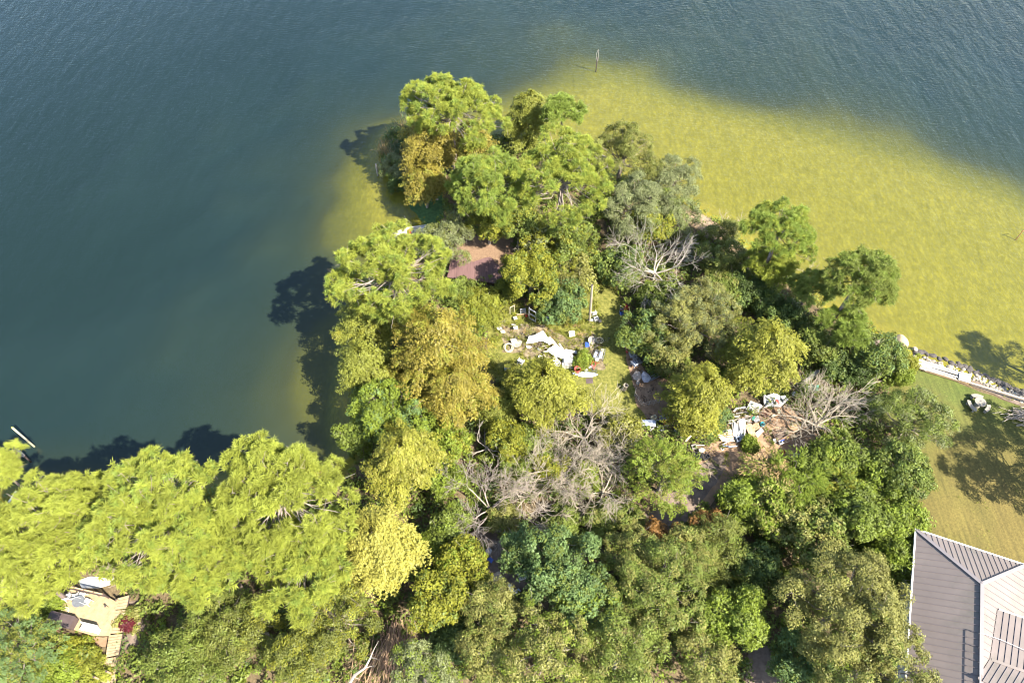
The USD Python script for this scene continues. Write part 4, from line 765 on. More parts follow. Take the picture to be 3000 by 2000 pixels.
bw = thing('boardwalk', 'timber boardwalk with steps running down from the pale deck to the bottom edge', 'boardwalk', W(330, 1880, .6)); bo = W(330, 1880, .6)
secs = [((342, 1752), (378, 1742), (337, 1785), (370, 1782), 1.4), ((336, 1787), (370, 1784), (318, 1856), (358, 1852), 1.32), ((319, 1859), (358, 1855), (309, 1925), (346, 1918), 1.16), ((308, 1928), (345, 1921), (303, 1956), (338, 1950), 1.0), ((303, 1959), (338, 1953), (298, 2030), (340, 2030), .86)]
for a, b, c, d, z in secs:
    A, B, C, D = (W(*q, z) - bo for q in (a, b, c, d)); n = max(2, int(np.linalg.norm(C - A) / .2))
    for i in range(n):
        t0, t1 = (i + .05) / n, (i + .93) / n
        part('plank', quad_slab([A + (C - A) * t0, B + (D - B) * t0, B + (D - B) * t1, A + (C - A) * t1], .04), M['deck_pale'], bw)
    part('stringer', cat([bar(A - [0, 0, .12], C - [0, 0, .12], .05, .15), bar(B - [0, 0, .12], D - [0, 0, .12], .05, .15)]), M['wood_dark'], bw)
for k, (x, y) in enumerate([(331, 1789), (362, 1770), (299, 1992), (335, 1976), (376, 1741)]):
    p = thing('bollard_post', ['short timber post at the right edge of the pale deck', 'short timber post on the right of the boardwalk, beside the top steps', 'short timber post left of the boardwalk near the bottom edge', 'short timber post right of the boardwalk near the bottom edge', 'short timber post at the far end of the boardwalk'][k], 'post', W(x, y, .6))
    part('post', box(.1, .1, 1.35, (0, 0, .67)), M['wood_tan'], p); part('cap', box(.13, .13, .03, (0, 0, 1.36)), M['wood_dark'], p)
stp = thing('steps', 'brown timber steps at the left end of the pale deck', 'steps', W(178, 1765, .6)); so = W(178, 1765, .6)
for i in range(5):
    a, b = W(194 - i * 7, 1736 + i * 1.5, 1.35 - i * .15) - so, W(178 - i * 5.5, 1790 - i * 8, 1.35 - i * .15) - so; part('tread', bar(a, b, .3, .05), M['wood_brown'], stp)
part('stringer', bar(W(192, 1740, 1.2) - so, W(160, 1745, .7) - so, .06, .2), M['wood_dark'], stp)
def bench_box(name, label, catg, p, size, rot, mat, panels=2):
    t = thing(name, label, catg, p, rot); L, D, Hh = size
    part('body', box(L, D, Hh - .06, (0, 0, (Hh - .06) / 2)), mat, t)
    for i in range(panels): part('lid', box(L / panels - .02, D + .08, .05, (-L / 2 + (i + .5) * L / panels, 0, Hh)), mat, t)
    return t
bench_box('storage_bench', 'dark brown long lidded chest on the lower left of the pale deck', 'chest', W(188, 1820, 1.4), (2.1, .85, .62), -13, M['wood_dark'])
wb = thing('bench', 'white bench at the lower edge of the pale deck', 'bench', W(270, 1845, 1.4), -12)
part('seat', box(1.4, .42, .05, (0, 0, .44)), M['white_clean'], wb); part('backrest', box(1.4, .05, .4, (0, .24, .66), rx=-12), M['white_clean'], wb)
for x in (-.62, .62): part('leg', box(.06, .4, .42, (x, 0, .21)), M['white_clean'], wb)
def chair(label, p, rot, mat, seat=None, name='chair', group=None, s=1.0):
    t = thing(name, label, 'chair', p, rot, group); seat = seat or mat
    part('seat', box(.46 * s, .44 * s, .03, (0, 0, .42)), seat, t); part('backrest', box(.46 * s, .03, .45, (0, .22 * s, .67), rx=-14), mat, t)
    for x in (-.2, .2):
        for y in (-.19, .19): part('leg', bar([x * s, y * s, .42], [x * 1.15 * s, y * 1.2 * s, 0], .035), mat, t)
        part('armrest', box(.05, .42 * s, .03, (x * 1.2 * s, 0, .63)), mat, t)
    return t
chair('white slatted chair nearest the steps on the pale deck', W(205, 1752, 1.4), 200, M['white_clean'])
chair('second white chair from the steps on the pale deck', W(226, 1752, 1.4), 185, M['white_clean'])
chair('white chair right of the round wire table on the pale deck', W(262, 1765, 1.4), 160, M['white_clean'])
chair('white chair against the railing on the pale deck', W(246, 1748, 1.4), 170, M['white_clean'])
def round_table(name, label, p, r_, h, mat, leg):
    t = thing(name, label, 'table', p); part('tabletop', cyl(r_, .03, (0, 0, h), 24), mat, t); part('stem', cyl(.04, h, (0, 0, 0), 8), leg, t); part('foot', cyl(r_ * .5, .03, (0, 0, 0), 16), leg, t); return t
round_table('round_table', 'round grey wire table amid the white chairs on the pale deck', W(242, 1768, 1.4), .45, .7, M['grey_metal'], M['grey_metal'])
tt = thing('fire_ring', 'pale ring lying on the pale deck above the dark chest', 'ring', W(191, 1790, 1.4)); part('ring', trimesh.creation.torus(.3, .03, 24, 6).apply_translation([0, 0, .05]), M['cream'], tt); part('inner_ring', trimesh.creation.torus(.18, .02, 20, 6).apply_translation([0, 0, .04]), M['cream'], tt)
def panel(name, label, catg, px, mat, z=.75, tilt=(0, 0), t=.02, crumple=0.0, group=None, sub=.35, bend=0.0):
    """A flat or bent sheet whose outline the photograph shows, with its own thickness and slope."""
    z = np.broadcast_to(z, len(px)).astype(float); P = np.array([W(x, y, zz) for (x, y), zz in zip(px, z)]); o = np.array([*P[:, :2].mean(0), P[:, 2].min()]); pg = Polygon(P[:, :2] - o[:2]).buffer(0)
    A = np.c_[P[:, :2] - o[:2], np.ones(len(P))]; cf = np.linalg.lstsq(A, P[:, 2] - o[2], rcond=None)[0]
    pg = max(getattr(pg, 'geoms', [pg]), key=lambda g: g.area).segmentize(sub)
    b = np.array(pg.exterior.coords)[:-1]; x0, y0, x1, y1 = pg.bounds; X, Y = np.meshgrid(np.arange(x0, x1, sub), np.arange(y0, y1, sub)); I = np.c_[X.ravel(), Y.ravel()]; I = I[shapely.contains(pg.buffer(-sub * .4), shapely.points(I))]
    v = np.vstack([b, I]); f = Delaunay(v).simplices; f = f[shapely.contains(pg, shapely.points(v[f].mean(1)))]
    c = np.cross(v[f[:, 1]] - v[f[:, 0]], v[f[:, 2]] - v[f[:, 0]]); f[c < 0] = f[c < 0][:, ::-1]
    zz = np.c_[v, np.ones(len(v))] @ cf + crumple * (meshkit.fbm(np.c_[v * 1.8, 0 * v[:, 0]] + P[0], 3, 4) - .5) * 2 + .02 + abs(crumple) * .5 + bend * np.cos(v[:, 0] * 2.2)
    nb = len(b); up = np.c_[v, zz]; dn = np.c_[v, zz - t]; n = len(v); i = np.arange(nb); j = (i + 1) % nb
    wall = np.vstack([np.stack([i, i + n, j + n], 1), np.stack([i, j + n, j], 1)])
    tt = thing(name, label, catg, o, group=group); part('sheet', (np.vstack([up, dn]), np.vstack([f, f[:, ::-1] + n, wall])), mat, tt); return tt
def board(name, label, catg, a, b, w, mat, za=.75, zb=None, h=.03, group=None):
    A, B = W(*a, za), W(*b, za if zb is None else zb); o = (A + B) / 2; o[2] = min(A[2], B[2]); 
    m = bar(A - o, B - o, w, h); p = numbered('/World', name); usdkit.mesh(stage, p, m, mat); pr = stage.GetPrimAtPath(p); UsdGeom.Xformable(pr).AddTranslateOp().Set(Gf.Vec3d(*map(float, o))); tag(pr, label, catg, group); return p
def bin_(name, label, catg, p, size, rot, mat, tilt=None, rim=None, group=None):
    """An open box: floor and four walls with a rim."""
    t = thing(name, label, catg, p, rot, group, tilt); x, y, z = size; w = .025
    part('floor', box(x, y, w, (0, 0, w / 2)), mat, t)
    part('wall', cat([box(x, w, z, (0, -y / 2 + w / 2, z / 2 + w)), box(x, w, z, (0, y / 2 - w / 2, z / 2 + w)), box(w, y - 2 * w, z, (-x / 2 + w / 2, 0, z / 2 + w)), box(w, y - 2 * w, z, (x / 2 - w / 2, 0, z / 2 + w))]), mat, t)
    part('rim', cat([box(x + .05, .05, .03, (0, -y / 2, z + w)), box(x + .05, .05, .03, (0, y / 2, z + w)), box(.05, y - .05, .03, (-x / 2, 0, z + w)), box(.05, y - .05, .03, (x / 2, 0, z + w))]), rim or mat, t); return t
def bucket(label, p, r_, h, mat, inside=None, name='bucket', tilt=None, group=None):
    t = thing(name, label, name.replace('_', ' '), p, 0, group, tilt); k = 18; a = np.arange(k) * 2 * np.pi / k
    ring = lambda rr, z: np.c_[np.cos(a) * rr, np.sin(a) * rr, np.full(k, z)]
    v = np.vstack([ring(r_ * .82, 0), ring(r_, h), ring(r_ * .93, h), ring(r_ * .76, .03)]); f = []
    for s in range(3):
        for i in range(k): f += [[s * k + i, s * k + (i + 1) % k, (s + 1) * k + (i + 1) % k], [s * k + i, (s + 1) * k + (i + 1) % k, (s + 1) * k + i]]
    f += [[3 * k, 3 * k + i, 3 * k + i + 1] for i in range(1, k - 1)] + [[0, i + 1, i] for i in range(1, k - 1)]
    part('body', (v, np.array(f)), mat, t); part('rim', trimesh.creation.torus(r_, .015, k, 5).apply_translation([0, 0, h]), inside or mat, t)
    th = np.linspace(0, np.pi, 9); part('handle', tube(np.c_[np.cos(th) * r_, 0 * th + .01, h + np.sin(th) * r_ * .35], .008, 4), M['grey_metal'], t); return t
panel('concrete_slab', 'bright white slab beyond the railing of the pale deck, under the pines', 'slab', [(228, 1700), (262, 1688), (335, 1690), (322, 1712), (290, 1722), (240, 1722)], M['white_clean'], z=.68, t=.06, sub=.8)
jt = thing('jetty', 'small brown jetty with a cross beam at the left edge of the cove', 'jetty', W(45, 1335, 0)); jo = W(45, 1335, 0)
A, B = W(58, 1326, .6) - jo, W(26, 1358, .6) - jo; dv = (B - A) / np.linalg.norm(B - A); sd = np.array([-dv[1], dv[0], 0])
for i in range(9): part('plank', bar(A + dv * i * .2 - sd * .45, A + dv * i * .2 + sd * .45, .18, .04), M['wood_brown'], jt)
part('cross_beam', bar(W(49, 1315, .62) - jo, W(70, 1335, .62) - jo, .22, .14), M['wood_grey'], jt)
for q in ((52, 1318), (67, 1333)): pp = W(*q, .6) - jo; part('pile', cyl(.08, 1.5, pp - [0, 0, 1.4], 8), M['wood_dark'], jt)
board('white_rail', 'long white rail slanting out of the pines at the left edge', 'rail', (48, 1438), (-12, 1528), .16, M['white_clean'], 1.2, h=.12)
pole2 = thing('mooring_pile', 'yellowish white pile leaning out of the dark water at lower left', 'pile', W(80, 1290, 0))
part('pile', cyl(.085, 3.7, (0, 0, -1.2), 10), M['cream'], pole2); part('cap', cyl(.095, .05, (0, 0, 2.5), 10, .04), M['yellow'], pole2)
po = thing('mooring_post', 'short pale wooden post at the waterline on the left of the point', 'post', W(1107, 512, 0)); part('post', cyl(.12, 2.0, (0, 0, -.4), 9, .10), M['bark_white'], po); part('top', cyl(.10, .02, (0, 0, 1.6), 9), M['wood_grey'], po)
mk = thing('channel_marker', 'dark post with a narrow white frame standing in the shallows at the top', 'marker post', W(1748, 188, 0))
part('post', cyl(.07, 2.2, (0, 0, -1.2), 8), M['wood_dark'], mk); part('frame', cat([bar([-.1, 0, .7], [-.13, 0, 1.7], .04), bar([.1, 0, .5], [.12, 0, 1.75], .055), bar([-.13, 0, 1.7], [.0, 0, 2.15], .04), bar([.12, 0, 1.75], [0, 0, 2.15], .045), bar([-.1, 0, .7], [.1, 0, .5], .04)]), M['white_dirty'], mk)
sg = thing('stake', 'thin rusty stake with a crossbar in the shallows at the right edge', 'stake', W(2984, 692, 0)); part('stake', bar([0, 0, -.8], [0, 0, .9], .06), M['rust'], sg); part('crossbar', bar([-.1, 0, .8], [.75, .1, .85], .06), M['rust'], sg)
up = thing('utility_pole', 'plain wooden pole standing at the edge of the grass strip', 'pole', W(1727, 944, .6)); part('pole', tube([[0, 0, -.3], [-.12, 0, 2.9], [-.25, .0, 5.9]], [.13, .12, .10], 10), M['bark_tan'], up); part('top', cyl(.1, .03, (-.25, 0, 5.89), 10), M['wood_dark'], up)

# ---------------------------------------------------------------- boat, surfboard
bt = thing('rowing_boat', 'white open boat with a red seat pulled up under the oak by the cove', 'boat', W(1205, 690, .3), 14)
n, k = 15, 9; xs_ = np.linspace(-1, 1, n); v = []
for x in xs_:
    hw_ = .72 * (1 - max(0, -x) ** 2.6 * .95) * (1 - .15 * max(0, x)); 
    for s in np.linspace(-1, 1, k): v.append([x * 1.9, np.sign(s) * hw_ * abs(s) ** .7, .55 * abs(s) ** 2.5 + .08 * max(0, -x) ** 2])
v = np.array(v); f = np.array([[i * k + j, i * k + j + 1, (i + 1) * k + j + 1, (i + 1) * k + j] for i in range(n - 1) for j in range(k - 1)]); f = np.vstack([f[:, [0, 1, 2]], f[:, [0, 2, 3]]]); v2 = v.copy(); v2[:, 2] += .05; v2[:, 1] *= .93
part('hull', (np.vstack([v, v2]), np.vstack([f[:, ::-1], f + len(v)])), M['white'], bt)
part('gunwale', join([tube(v[j::k] + [0, 0, .03], .05, 5) for j in (0, k - 1)]), M['white_clean'], bt); part('transom', box(.06, 1.15, .5, (1.88, 0, .33)), M['white'], bt)
part('seat', box(.32, 1.15, .05, (-.1, 0, .38)), M['red'], bt, ); part('seat', box(.3, 1.2, .05, (.55, 0, .38)), M['cream'], bt); part('seat', box(.5, .6, .05, (-1.3, 0, .42)), M['white'], bt); part('deck_locker', box(.6, 1.1, .28, (1.45, 0, .38)), M['white_clean'], bt)
sb = thing('surfboard', 'white surfboard lying on the grass strip by the red barrel', 'surfboard', W(1714, 1098, .72), -3)
t = np.linspace(-1, 1, 25); wd = .31 * (1 - np.abs(t) ** 2.4) ** .75; rows = []
for tt_, ww in zip(t, wd):
    for a in np.linspace(0, 2 * np.pi, 12, endpoint=False): rows.append([tt_ * 1.22, np.cos(a) * max(ww, .004), .05 * np.sin(a) * min(1, ww / .12 + .1) + .09 * tt_ ** 4 + .1])
f = np.array([[i * 12 + j, (i + 1) * 12 + j, (i + 1) * 12 + (j + 1) % 12, i * 12 + (j + 1) % 12] for i in range(24) for j in range(12)]); part('board', (np.array(rows), f), M['blue_pale'], sb, smooth=60)
part('stringer', box(2.2, .012, .008, (0, 0, .157)), M['wood_grey'], sb); part('grip_mark', box(.32, .09, .006, (-.72, .02, .158)), M['rust'], sb)
part('fin', trimesh.convex.convex_hull(np.array([[1.0, -.004, .06], [1.14, -.004, .06], [1.15, 0, -.06], [1.0, .004, .06], [1.14, .004, .06]])), M['black'], sb)

# ---------------------------------------------------------------- rubbish in the clearing
G = .62
def P(x, y, z=G): return W(x, y, z)
panel('white_sheet', 'large crumpled white sheet at the left of the rubbish heap in the clearing', 'sheet', [(1541, 1009), (1549, 988), (1570, 980), (1590, 974), (1602, 986), (1614, 997), (1624, 1006), (1610, 1013), (1591, 1002), (1574, 1004)], M['white_clean'], z=[.7, 1.1, 1.35, 1.3, 1.25, 1.1, .8, .75, .9, .9], crumple=.3, sub=.2)
panel('white_sheet', 'broad white sheet lying across the middle of the rubbish heap', 'sheet', [(1602, 1030), (1630, 1008), (1647, 1024), (1667, 1027), (1682, 1050), (1651, 1055), (1625, 1047)], M['white_clean'], z=[.7, 1.1, 1.0, 1.0, .9, .8, .75], crumple=.28, sub=.2)
panel('white_sheet', 'torn pale sheet edge right of the large crumpled white one', 'sheet', [(1603, 990), (1612, 986), (1632, 1008), (1624, 1014)], M['white_dirty'], z=[1.0, .9, .8, .8], crumple=.12)
def slat_frame(name, label, catg, px, z, mat, nslat, t=.05, rot=None):
    A, B, C, D = (W(x, y, zz) for (x, y), zz in zip(px, np.broadcast_to(z, 4))); o = (A + B + C + D) / 4; o[2] = min(A[2], C[2]); A, B, C, D = A - o, B - o, C - o, D - o
    tt = thing(name, label, catg, o)
    for a, b in ((A, B), (B, C), (C, D), (D, A)): part('rail', bar(a, b, t * 1.6, t), mat, tt)
    for i in range(nslat): s = (i + 1) / (nslat + 1); part('slat', bar(A + (B - A) * s, D + (C - D) * s, t, t * .5), mat, tt)
    return tt
slat_frame('slatted_screen', 'white slatted panel at the lower end of the rubbish heap', 'slatted panel', [(1650, 1052), (1682, 1056), (1680, 1078), (1648, 1079)], [.95, .95, .75, .75], M['white_clean'], 8)
panel('white_sheet', 'white sheet on top of the slatted panel', 'sheet', [(1652, 1048), (1694, 1054), (1694, 1064), (1652, 1062)], M['white_clean'], z=[1.15, 1.15, 1.05, 1.05], crumple=.04)
panel('white_sheet', 'short white sheet beside the round bush in the rubbish heap', 'sheet', [(1682, 1063), (1695, 1064), (1694, 1078), (1685, 1078)], M['white_clean'], z=.9, crumple=.05)
HB = iter(['steep white board at the top of the rubbish heap, beside the broad sheet', 'white board poking out right of the rubbish heap toward the wire carts', 'long white board leaning down over the slatted screen', 'white board lying on the upper edge of the broad white sheet', 'white board at the left end of the broad white sheet', 'white board left of the basin in the rubbish heap', 'white board right of the basin in the rubbish heap', 'short white board on the right of the broad white sheet'])
for a, b, za, zb in [((1638, 1006), (1652, 1027), 1.2, .9), ((1664, 1030), (1700, 1036), 1.1, .9), ((1670, 1030), (1686, 1076), 1.25, .9), ((1610, 1019), (1648, 1027), 1.15, 1.1), ((1592, 1030), (1640, 1028), .95, 1.05), ((1626, 1050), (1618, 1076), 1.1, .7), ((1628, 1046), (1636, 1066), 1.2, .8), ((1656, 1024), (1690, 1030), 1.15, 1.0)]:
    board('white_board', next(HB), 'board', a, b, .14, M['white'], za, zb)
for a, b in [((1592, 1037), (1612, 1053)), ((1594, 1042), (1608, 1052)), ((1586, 1015), (1612, 1010)), ((1596, 1018), (1610, 1020))]:
    board('dark_board', 'dark weathered board in the rubbish heap of the clearing, one of several', 'board', a, b, .09, M['wood_grey'], .95, .8, group='dark boards of the rubbish heap')
def basin(label, p, rot, mat):
    t = thing('basin', label, 'basin', p, rot); v = trimesh.creation.revolve(np.array([[.0, .12], [.16, .14], [.24, .22], [.29, .3], [.33, .3], [.31, .18], [.2, .04], [.0, .0]]), sections=18); v.apply_scale([1, 1.35, 1]); part('bowl', v, mat, t); part('backplate', box(.5, .12, .18, (0, .48, .26)), mat, t); return t
basin('white basin at the lower left corner of the rubbish heap', P(1631, 1066, .75), 25, M['white_clean'])
gt = thing('gate_frame', 'white two-pane window frame standing upright at the top of the rubbish clearing', 'frame', P(1560, 938)); go = P(1560, 938)
fa, fb = np.array([-.35, .25, 0]), np.array([.3, -.2, 0]); part('stile', bar(fa, fa + [0, 0, 1.75], .1), M['white_clean'], gt); part('stile', bar(fb, fb + [0, 0, 1.6], .1), M['white_clean'], gt)
for z in (.1, .85, 1.6): part('crossbar', bar(fa + [0, 0, z], fb + [0, 0, z - .03], .1), M['white_clean'], gt)
wp = thing('wire_fence', 'upright wire mesh panel in a pale frame left of the white window frame', 'wire panel', P(1500, 925)); 
for a, b in (((-.2, .2, 0), (-.2, .2, 1.1)), ((.25, .35, 0), (.25, .35, 1.3)), ((-.2, .2, 1.1), (.25, .35, 1.3))): part('frame', bar(a, b, .05), M['cream'], wp)
for i in range(5): part('wire', bar((-.2 + .075 * (i + 1), .2 + .025 * (i + 1), 0), (-.2 + .075 * (i + 1), .2 + .025 * (i + 1), 1.15), .012), M['grey_metal'], wp)
board('wooden_beam', 'tan wooden beam lying between the wire panel and the white window frame', 'beam', (1514, 921), (1551, 919), .1, M['wood_tan'], .95, h=.1)
bin_('white_crate', 'white crate behind the tan wooden beam', 'crate', P(1532, 914, .7), (.55, .4, .3), 5, M['white_clean']); bin_('red_crate', 'small red crate under the tan wooden beam', 'crate', P(1545, 926, .65), (.3, .25, .2), 0, M['red'])
panel('white_scrap', 'white scrap in the weeds below the tan wooden beam', 'scrap', [(1504, 929), (1513, 928), (1517, 936), (1506, 938)], M['white_clean'], z=.85, crumple=.12)
panel('white_scrap', 'pale strip in the weeds below the white window frame', 'scrap', [(1498, 949), (1512, 949), (1512, 953), (1499, 953)], M['white_dirty'], z=.8)
panel('white_scrap', 'white scrap at the left edge of the dry grass heap', 'scrap', [(1454, 960), (1466, 957), (1472, 964), (1460, 968)], M['white_clean'], z=.85, crumple=.08)
panel('white_scrap', 'white scrap on top of the dry grass heap', 'scrap', [(1504, 957), (1516, 956), (1517, 965), (1506, 966)], M['white_clean'], z=1.1, crumple=.08)
panel('white_scrap', 'white scrap below the left end of the dry grass heap', 'scrap', [(1466, 968), (1478, 968), (1482, 977), (1467, 976)], M['white_clean'], z=.85, crumple=.06)
panel('grey_sheet', 'greyish creased sheet left of the large crumpled white one', 'sheet', [(1494, 995), (1508, 992), (1530, 1002), (1525, 1016), (1508, 1018), (1500, 1008)], M['white_dirty'], z=.85, crumple=.14)
panel('white_scrap', 'pale scrap under the left tip of the large crumpled white sheet', 'scrap', [(1541, 1012), (1558, 1016), (1552, 1022), (1542, 1020)], M['white'], z=.75, crumple=.06)
panel('white_scrap', 'pale scrap below the middle of the large crumpled white sheet', 'scrap', [(1574, 1020), (1584, 1020), (1586, 1026), (1575, 1026)], M['white'], z=.75, crumple=.06)
def ringy(name, label, catg, p, R, r_, mat, tilt=(0, 0), n=1, rot=0):
    t = thing(name, label, catg, p, rot, tilt=tilt); q = np.random.default_rng(3)
    for i in range(n): part('coil' if n > 1 else 'ring', trimesh.creation.torus(R * q.uniform(.9, 1.08) if n > 1 else R, r_, 28, 6).apply_translation([q.normal() * .05 * (n > 1), q.normal() * .05 * (n > 1), r_ + i * r_ * 1.2]), mat, t)
    return t
ringy('hose_coil', 'thick tan coiled hose beside the largest gold cypress', 'hose', P(1491, 1018, .75), .42, .045, M['cream'], (25, 0), 4)
ringy('cable_coil', 'thin pale cable coiled on the grass strip above the metal baskets', 'cable', P(1757, 997, .72), .36, .018, M['cream'], (0, 0), 5)
ringy('white_ring', 'white hoop lying on the dirt left of the white pipes', 'hoop', P(2116, 1314, .68), .13, .035, M['white_clean'])
tb = thing('toy_kitchen', 'white toy box with yellow top and blue side on the grass by the gold cypress', 'toy box', P(1487, 1082), 4)
part('body', box(.62, .42, .5, (0, 0, .25)), M['white_clean'], tb); part('top', box(.6, .36, .12, (0, .05, .56)), M['yellow'], tb); part('shelf', box(.64, .1, .08, (0, -.2, .42)), M['cyan'], tb); part('knob', box(.4, .05, .06, (0, -.22, .48)), M['wood_grey'], tb)
cs = chair('white moulded plastic chair on the grass right of the toy box', P(1526, 1066), 150, M['white_clean'], s=1.15)
bucket('white bucket half hidden by the round bright yellow cypress', P(1583, 1052, .7), .22, .4, M['white_clean'])
bucket('faded red barrel beside the left tip of the surfboard', P(1690, 1092, .65), .30, .75, M['red_faded'], M['red'], name='barrel')
def wheel(label, p, R, tilt, rot=0):
    t = thing('bicycle', label, 'bicycle', p, rot, tilt=tilt); part('tyre', trimesh.creation.torus(R, .022, 28, 6), M['black'], t); part('rim', trimesh.creation.torus(R * .93, .012, 28, 5), M['grey_metal'], t); part('hub', cyl(.03, .1, (0, 0, -.05), 8), M['grey_metal'], t)
    for i in range(14): a = i * 2 * np.pi / 14; part('spoke', bar([.02 * np.cos(a), .02 * np.sin(a), .02], [R * .92 * np.cos(a), R * .92 * np.sin(a), 0], .008), M['grey_metal'], t)
    return t
bk = wheel('dark red bicycle with a bright spoked wheel, lying above the right half of the surfboard', P(1741, 1084, .85), .29, (20, 0), 75)
for a, b in (((0, 0, 0), (.42, .05, .05)), ((.0, 0, .0), (.35, .38, .05)), ((.42, .05, .05), (.85, .0, .05)), ((.42, .05, .05), (.35, .38, .05)), ((.85, 0, .05), (.8, .42, .05)), ((.35, .38, .05), (.8, .42, .05)), ((.8, .42, .05), (.82, .5, .3)), ((.82, .5, .3), (.82, .5, -.2)), ((.85, 0, .05), (1.0, -.3, .05))): part('frame_tube', bar(a, b, .035), M['red'], bk)
def wire_basket(label, p, rot, size, mat, tilt=None, name='wire_cart', group=None):
    t = thing(name, label, 'cart', p, rot, group, tilt); x, y, z = size; h = .35
    for zz in (h, h + z * .5, h + z):
        for a, b in (((-x / 2, -y / 2), (x / 2, -y / 2)), ((x / 2, -y / 2), (x / 2, y / 2)), ((x / 2, y / 2), (-x / 2, y / 2)), ((-x / 2, y / 2), (-x / 2, -y / 2))): part('rim_bar', bar((*a, zz), (*b, zz), .025), mat, t)
    for i in range(7): q = -x / 2 + x * (i + .5) / 7; part('wire', cat([bar((q, -y / 2, h), (q, -y / 2, h + z), .012), bar((q, y / 2, h), (q, y / 2, h + z), .012), bar((q, -y / 2, h), (q, y / 2, h), .012)]), mat, t)
    for sx in (-1, 1):
        for sy in (-1, 1): part('leg', bar((sx * x * .42, sy * y * .42, .06), (sx * x * .45, sy * y * .45, h), .03), mat, t); part('wheel', cyl(.06, .03, (sx * x * .42, sy * y * .42 - .015, .06), 10), M['black'], t)
    return t
wire_basket('grey wire cart with a blue liner on the grass strip, left one of two', P(1746, 1048, .65), 65, (.85, .42, .4), M['grey_metal']); panel('blue_liner', 'pale blue sheet inside the left wire cart', 'liner', [(1738, 1046), (1744, 1030), (1751, 1032), (1746, 1048)], M['blue_pale'], z=[1.2, 1.3, 1.3, 1.2])
wire_basket('grey wire cart on the grass strip, right one of two', P(1762, 1046, .65), 75, (.95, .45, .42), M['grey_metal']); panel('grey_liner', 'grey panel inside the right wire cart', 'liner', [(1754, 1048), (1760, 1030), (1767, 1030), (1763, 1050)], M['blue_pale'], z=[1.2, 1.3, 1.3, 1.2])
bucket('white pail on top of the right wire cart', P(1765, 1028, 1.35), .13, .2, M['cream'])
panel('white_cloth', 'white cloth heaped between the two wire carts and the wheel', 'cloth', [(1742, 1050), (1752, 1042), (1756, 1052), (1750, 1062), (1744, 1058)], M['white'], z=1.0, crumple=.2)
panel('grey_scrap', 'white and grey scrap behind the surfboard, left of the spoked wheel', 'scrap', [(1722, 1078), (1735, 1068), (1738, 1074), (1728, 1082)], M['silver'], z=.85, crumple=.1)
panel('white_scrap', 'white bag behind the middle of the surfboard', 'bag', [(1710, 1086), (1718, 1080), (1724, 1086), (1716, 1090)], M['white_clean'], z=.8, crumple=.14)
panel('blue_tarp', 'dark blue tarpaulin in the shade left of the coiled cable', 'tarpaulin', [(1714, 1003), (1726, 1001), (1727, 1016), (1715, 1018)], M['blue'], z=.8, crumple=.08)
panel('blue_tarp', 'blue tarpaulin in tatters below the round mid-green tree', 'tarpaulin', [(1596, 932), (1606, 926), (1625, 928), (1634, 931), (1630, 938), (1612, 938), (1606, 944), (1598, 944)], M['blue'], z=.8, crumple=.25)
bucket('bright blue bucket on the tattered tarpaulin', P(1602, 938, .9), .14, .25, M['cyan'])
def round_chair(label, p, rot, mat):
    t = thing('basket_chair', label, 'chair', p, rot, tilt=(30, 0)); v = trimesh.creation.revolve(np.array([[0, 0], [.2, .03], [.34, .14], [.4, .26], [.38, .27], [.3, .16], [.18, .06], [0, .03]]), sections=20); part('bowl', v, mat, t); part('base', trimesh.creation.torus(.22, .02, 20, 5), M['grey_metal'], t); return t
round_chair('round white basket chair left of the coiled cable', P(1732, 997, .85), 20, M['white_dirty'])
for a, b in (((1741, 993), (1731, 1022)), ((1725, 1000), (1730, 1022)), ((1752, 1012), (1733, 1021))): board('thin_pole', 'thin grey pole leaning together with others left of the coiled cable', 'pole', a, b, .04, M['wood_grey'], 1.5, .7, h=.04, group='thin poles by the coiled cable')
panel('doormat', 'brown mat on the grass in front of the surfboard', 'mat', [(1716, 1108), (1736, 1106), (1738, 1122), (1718, 1124)], M['wood_dark'], z=.66)
lg = thing('stump_planter', 'hollow log standing upright on the grass strip by the garden plot', 'log', P(1828, 1140), 0, tilt=(0, 8)); part('shell', trimesh.creation.annulus(.15, .24, .75, sections=16).apply_translation([0, 0, .37]), M['bark_tan'], lg); part('core', cyl(.15, .5, (0, 0, .02), 12), M['wood_dark'], lg)
chair('white chair at the foot of the wooden pole', P(1739, 925), 200, M['white_clean'], s=.9); bin_('white_box', 'white box right of the foot of the wooden pole', 'box', P(1746, 938), (.4, .35, .35), 15, M['white_clean'])
panel('white_scrap', 'white scrap at the foot of the wooden pole', 'scrap', [(1721, 938), (1729, 934), (1742, 936), (1736, 942), (1724, 944)], M['white_clean'], z=.7, crumple=.08)
bl = thing('ball', 'small grey ball on the grass right of the wooden pole', 'ball', P(1757, 943)); part('shell', trimesh.creation.icosphere(2, .17).apply_translation([0, 0, .17]), M['wood_grey'], bl); part('valve', box(.02, .02, .02, (0, 0, .34)), M['black'], bl)
slat_frame('pallet', 'small pale pallet at the upper right of the rubbish clearing', 'pallet', [(1667, 971), (1682, 969), (1684, 984), (1669, 986)], [1.2, 1.2, .8, .8], M['cream'], 5)
chair('white chair with a pink seat at the right edge of the grass strip', P(1822, 912), 160, M['white_clean'], M['pink'], s=.95); chair('red folding chair behind the pink seat', P(1835, 906), 140, M['red']); chair('red folding chair right of the pink seat, lower one', P(1834, 920), 60, M['red'], s=.9); bin_('blue_crate', 'blue crate under the pink seat', 'crate', P(1822, 921), (.4, .3, .25), 10, M['blue'])
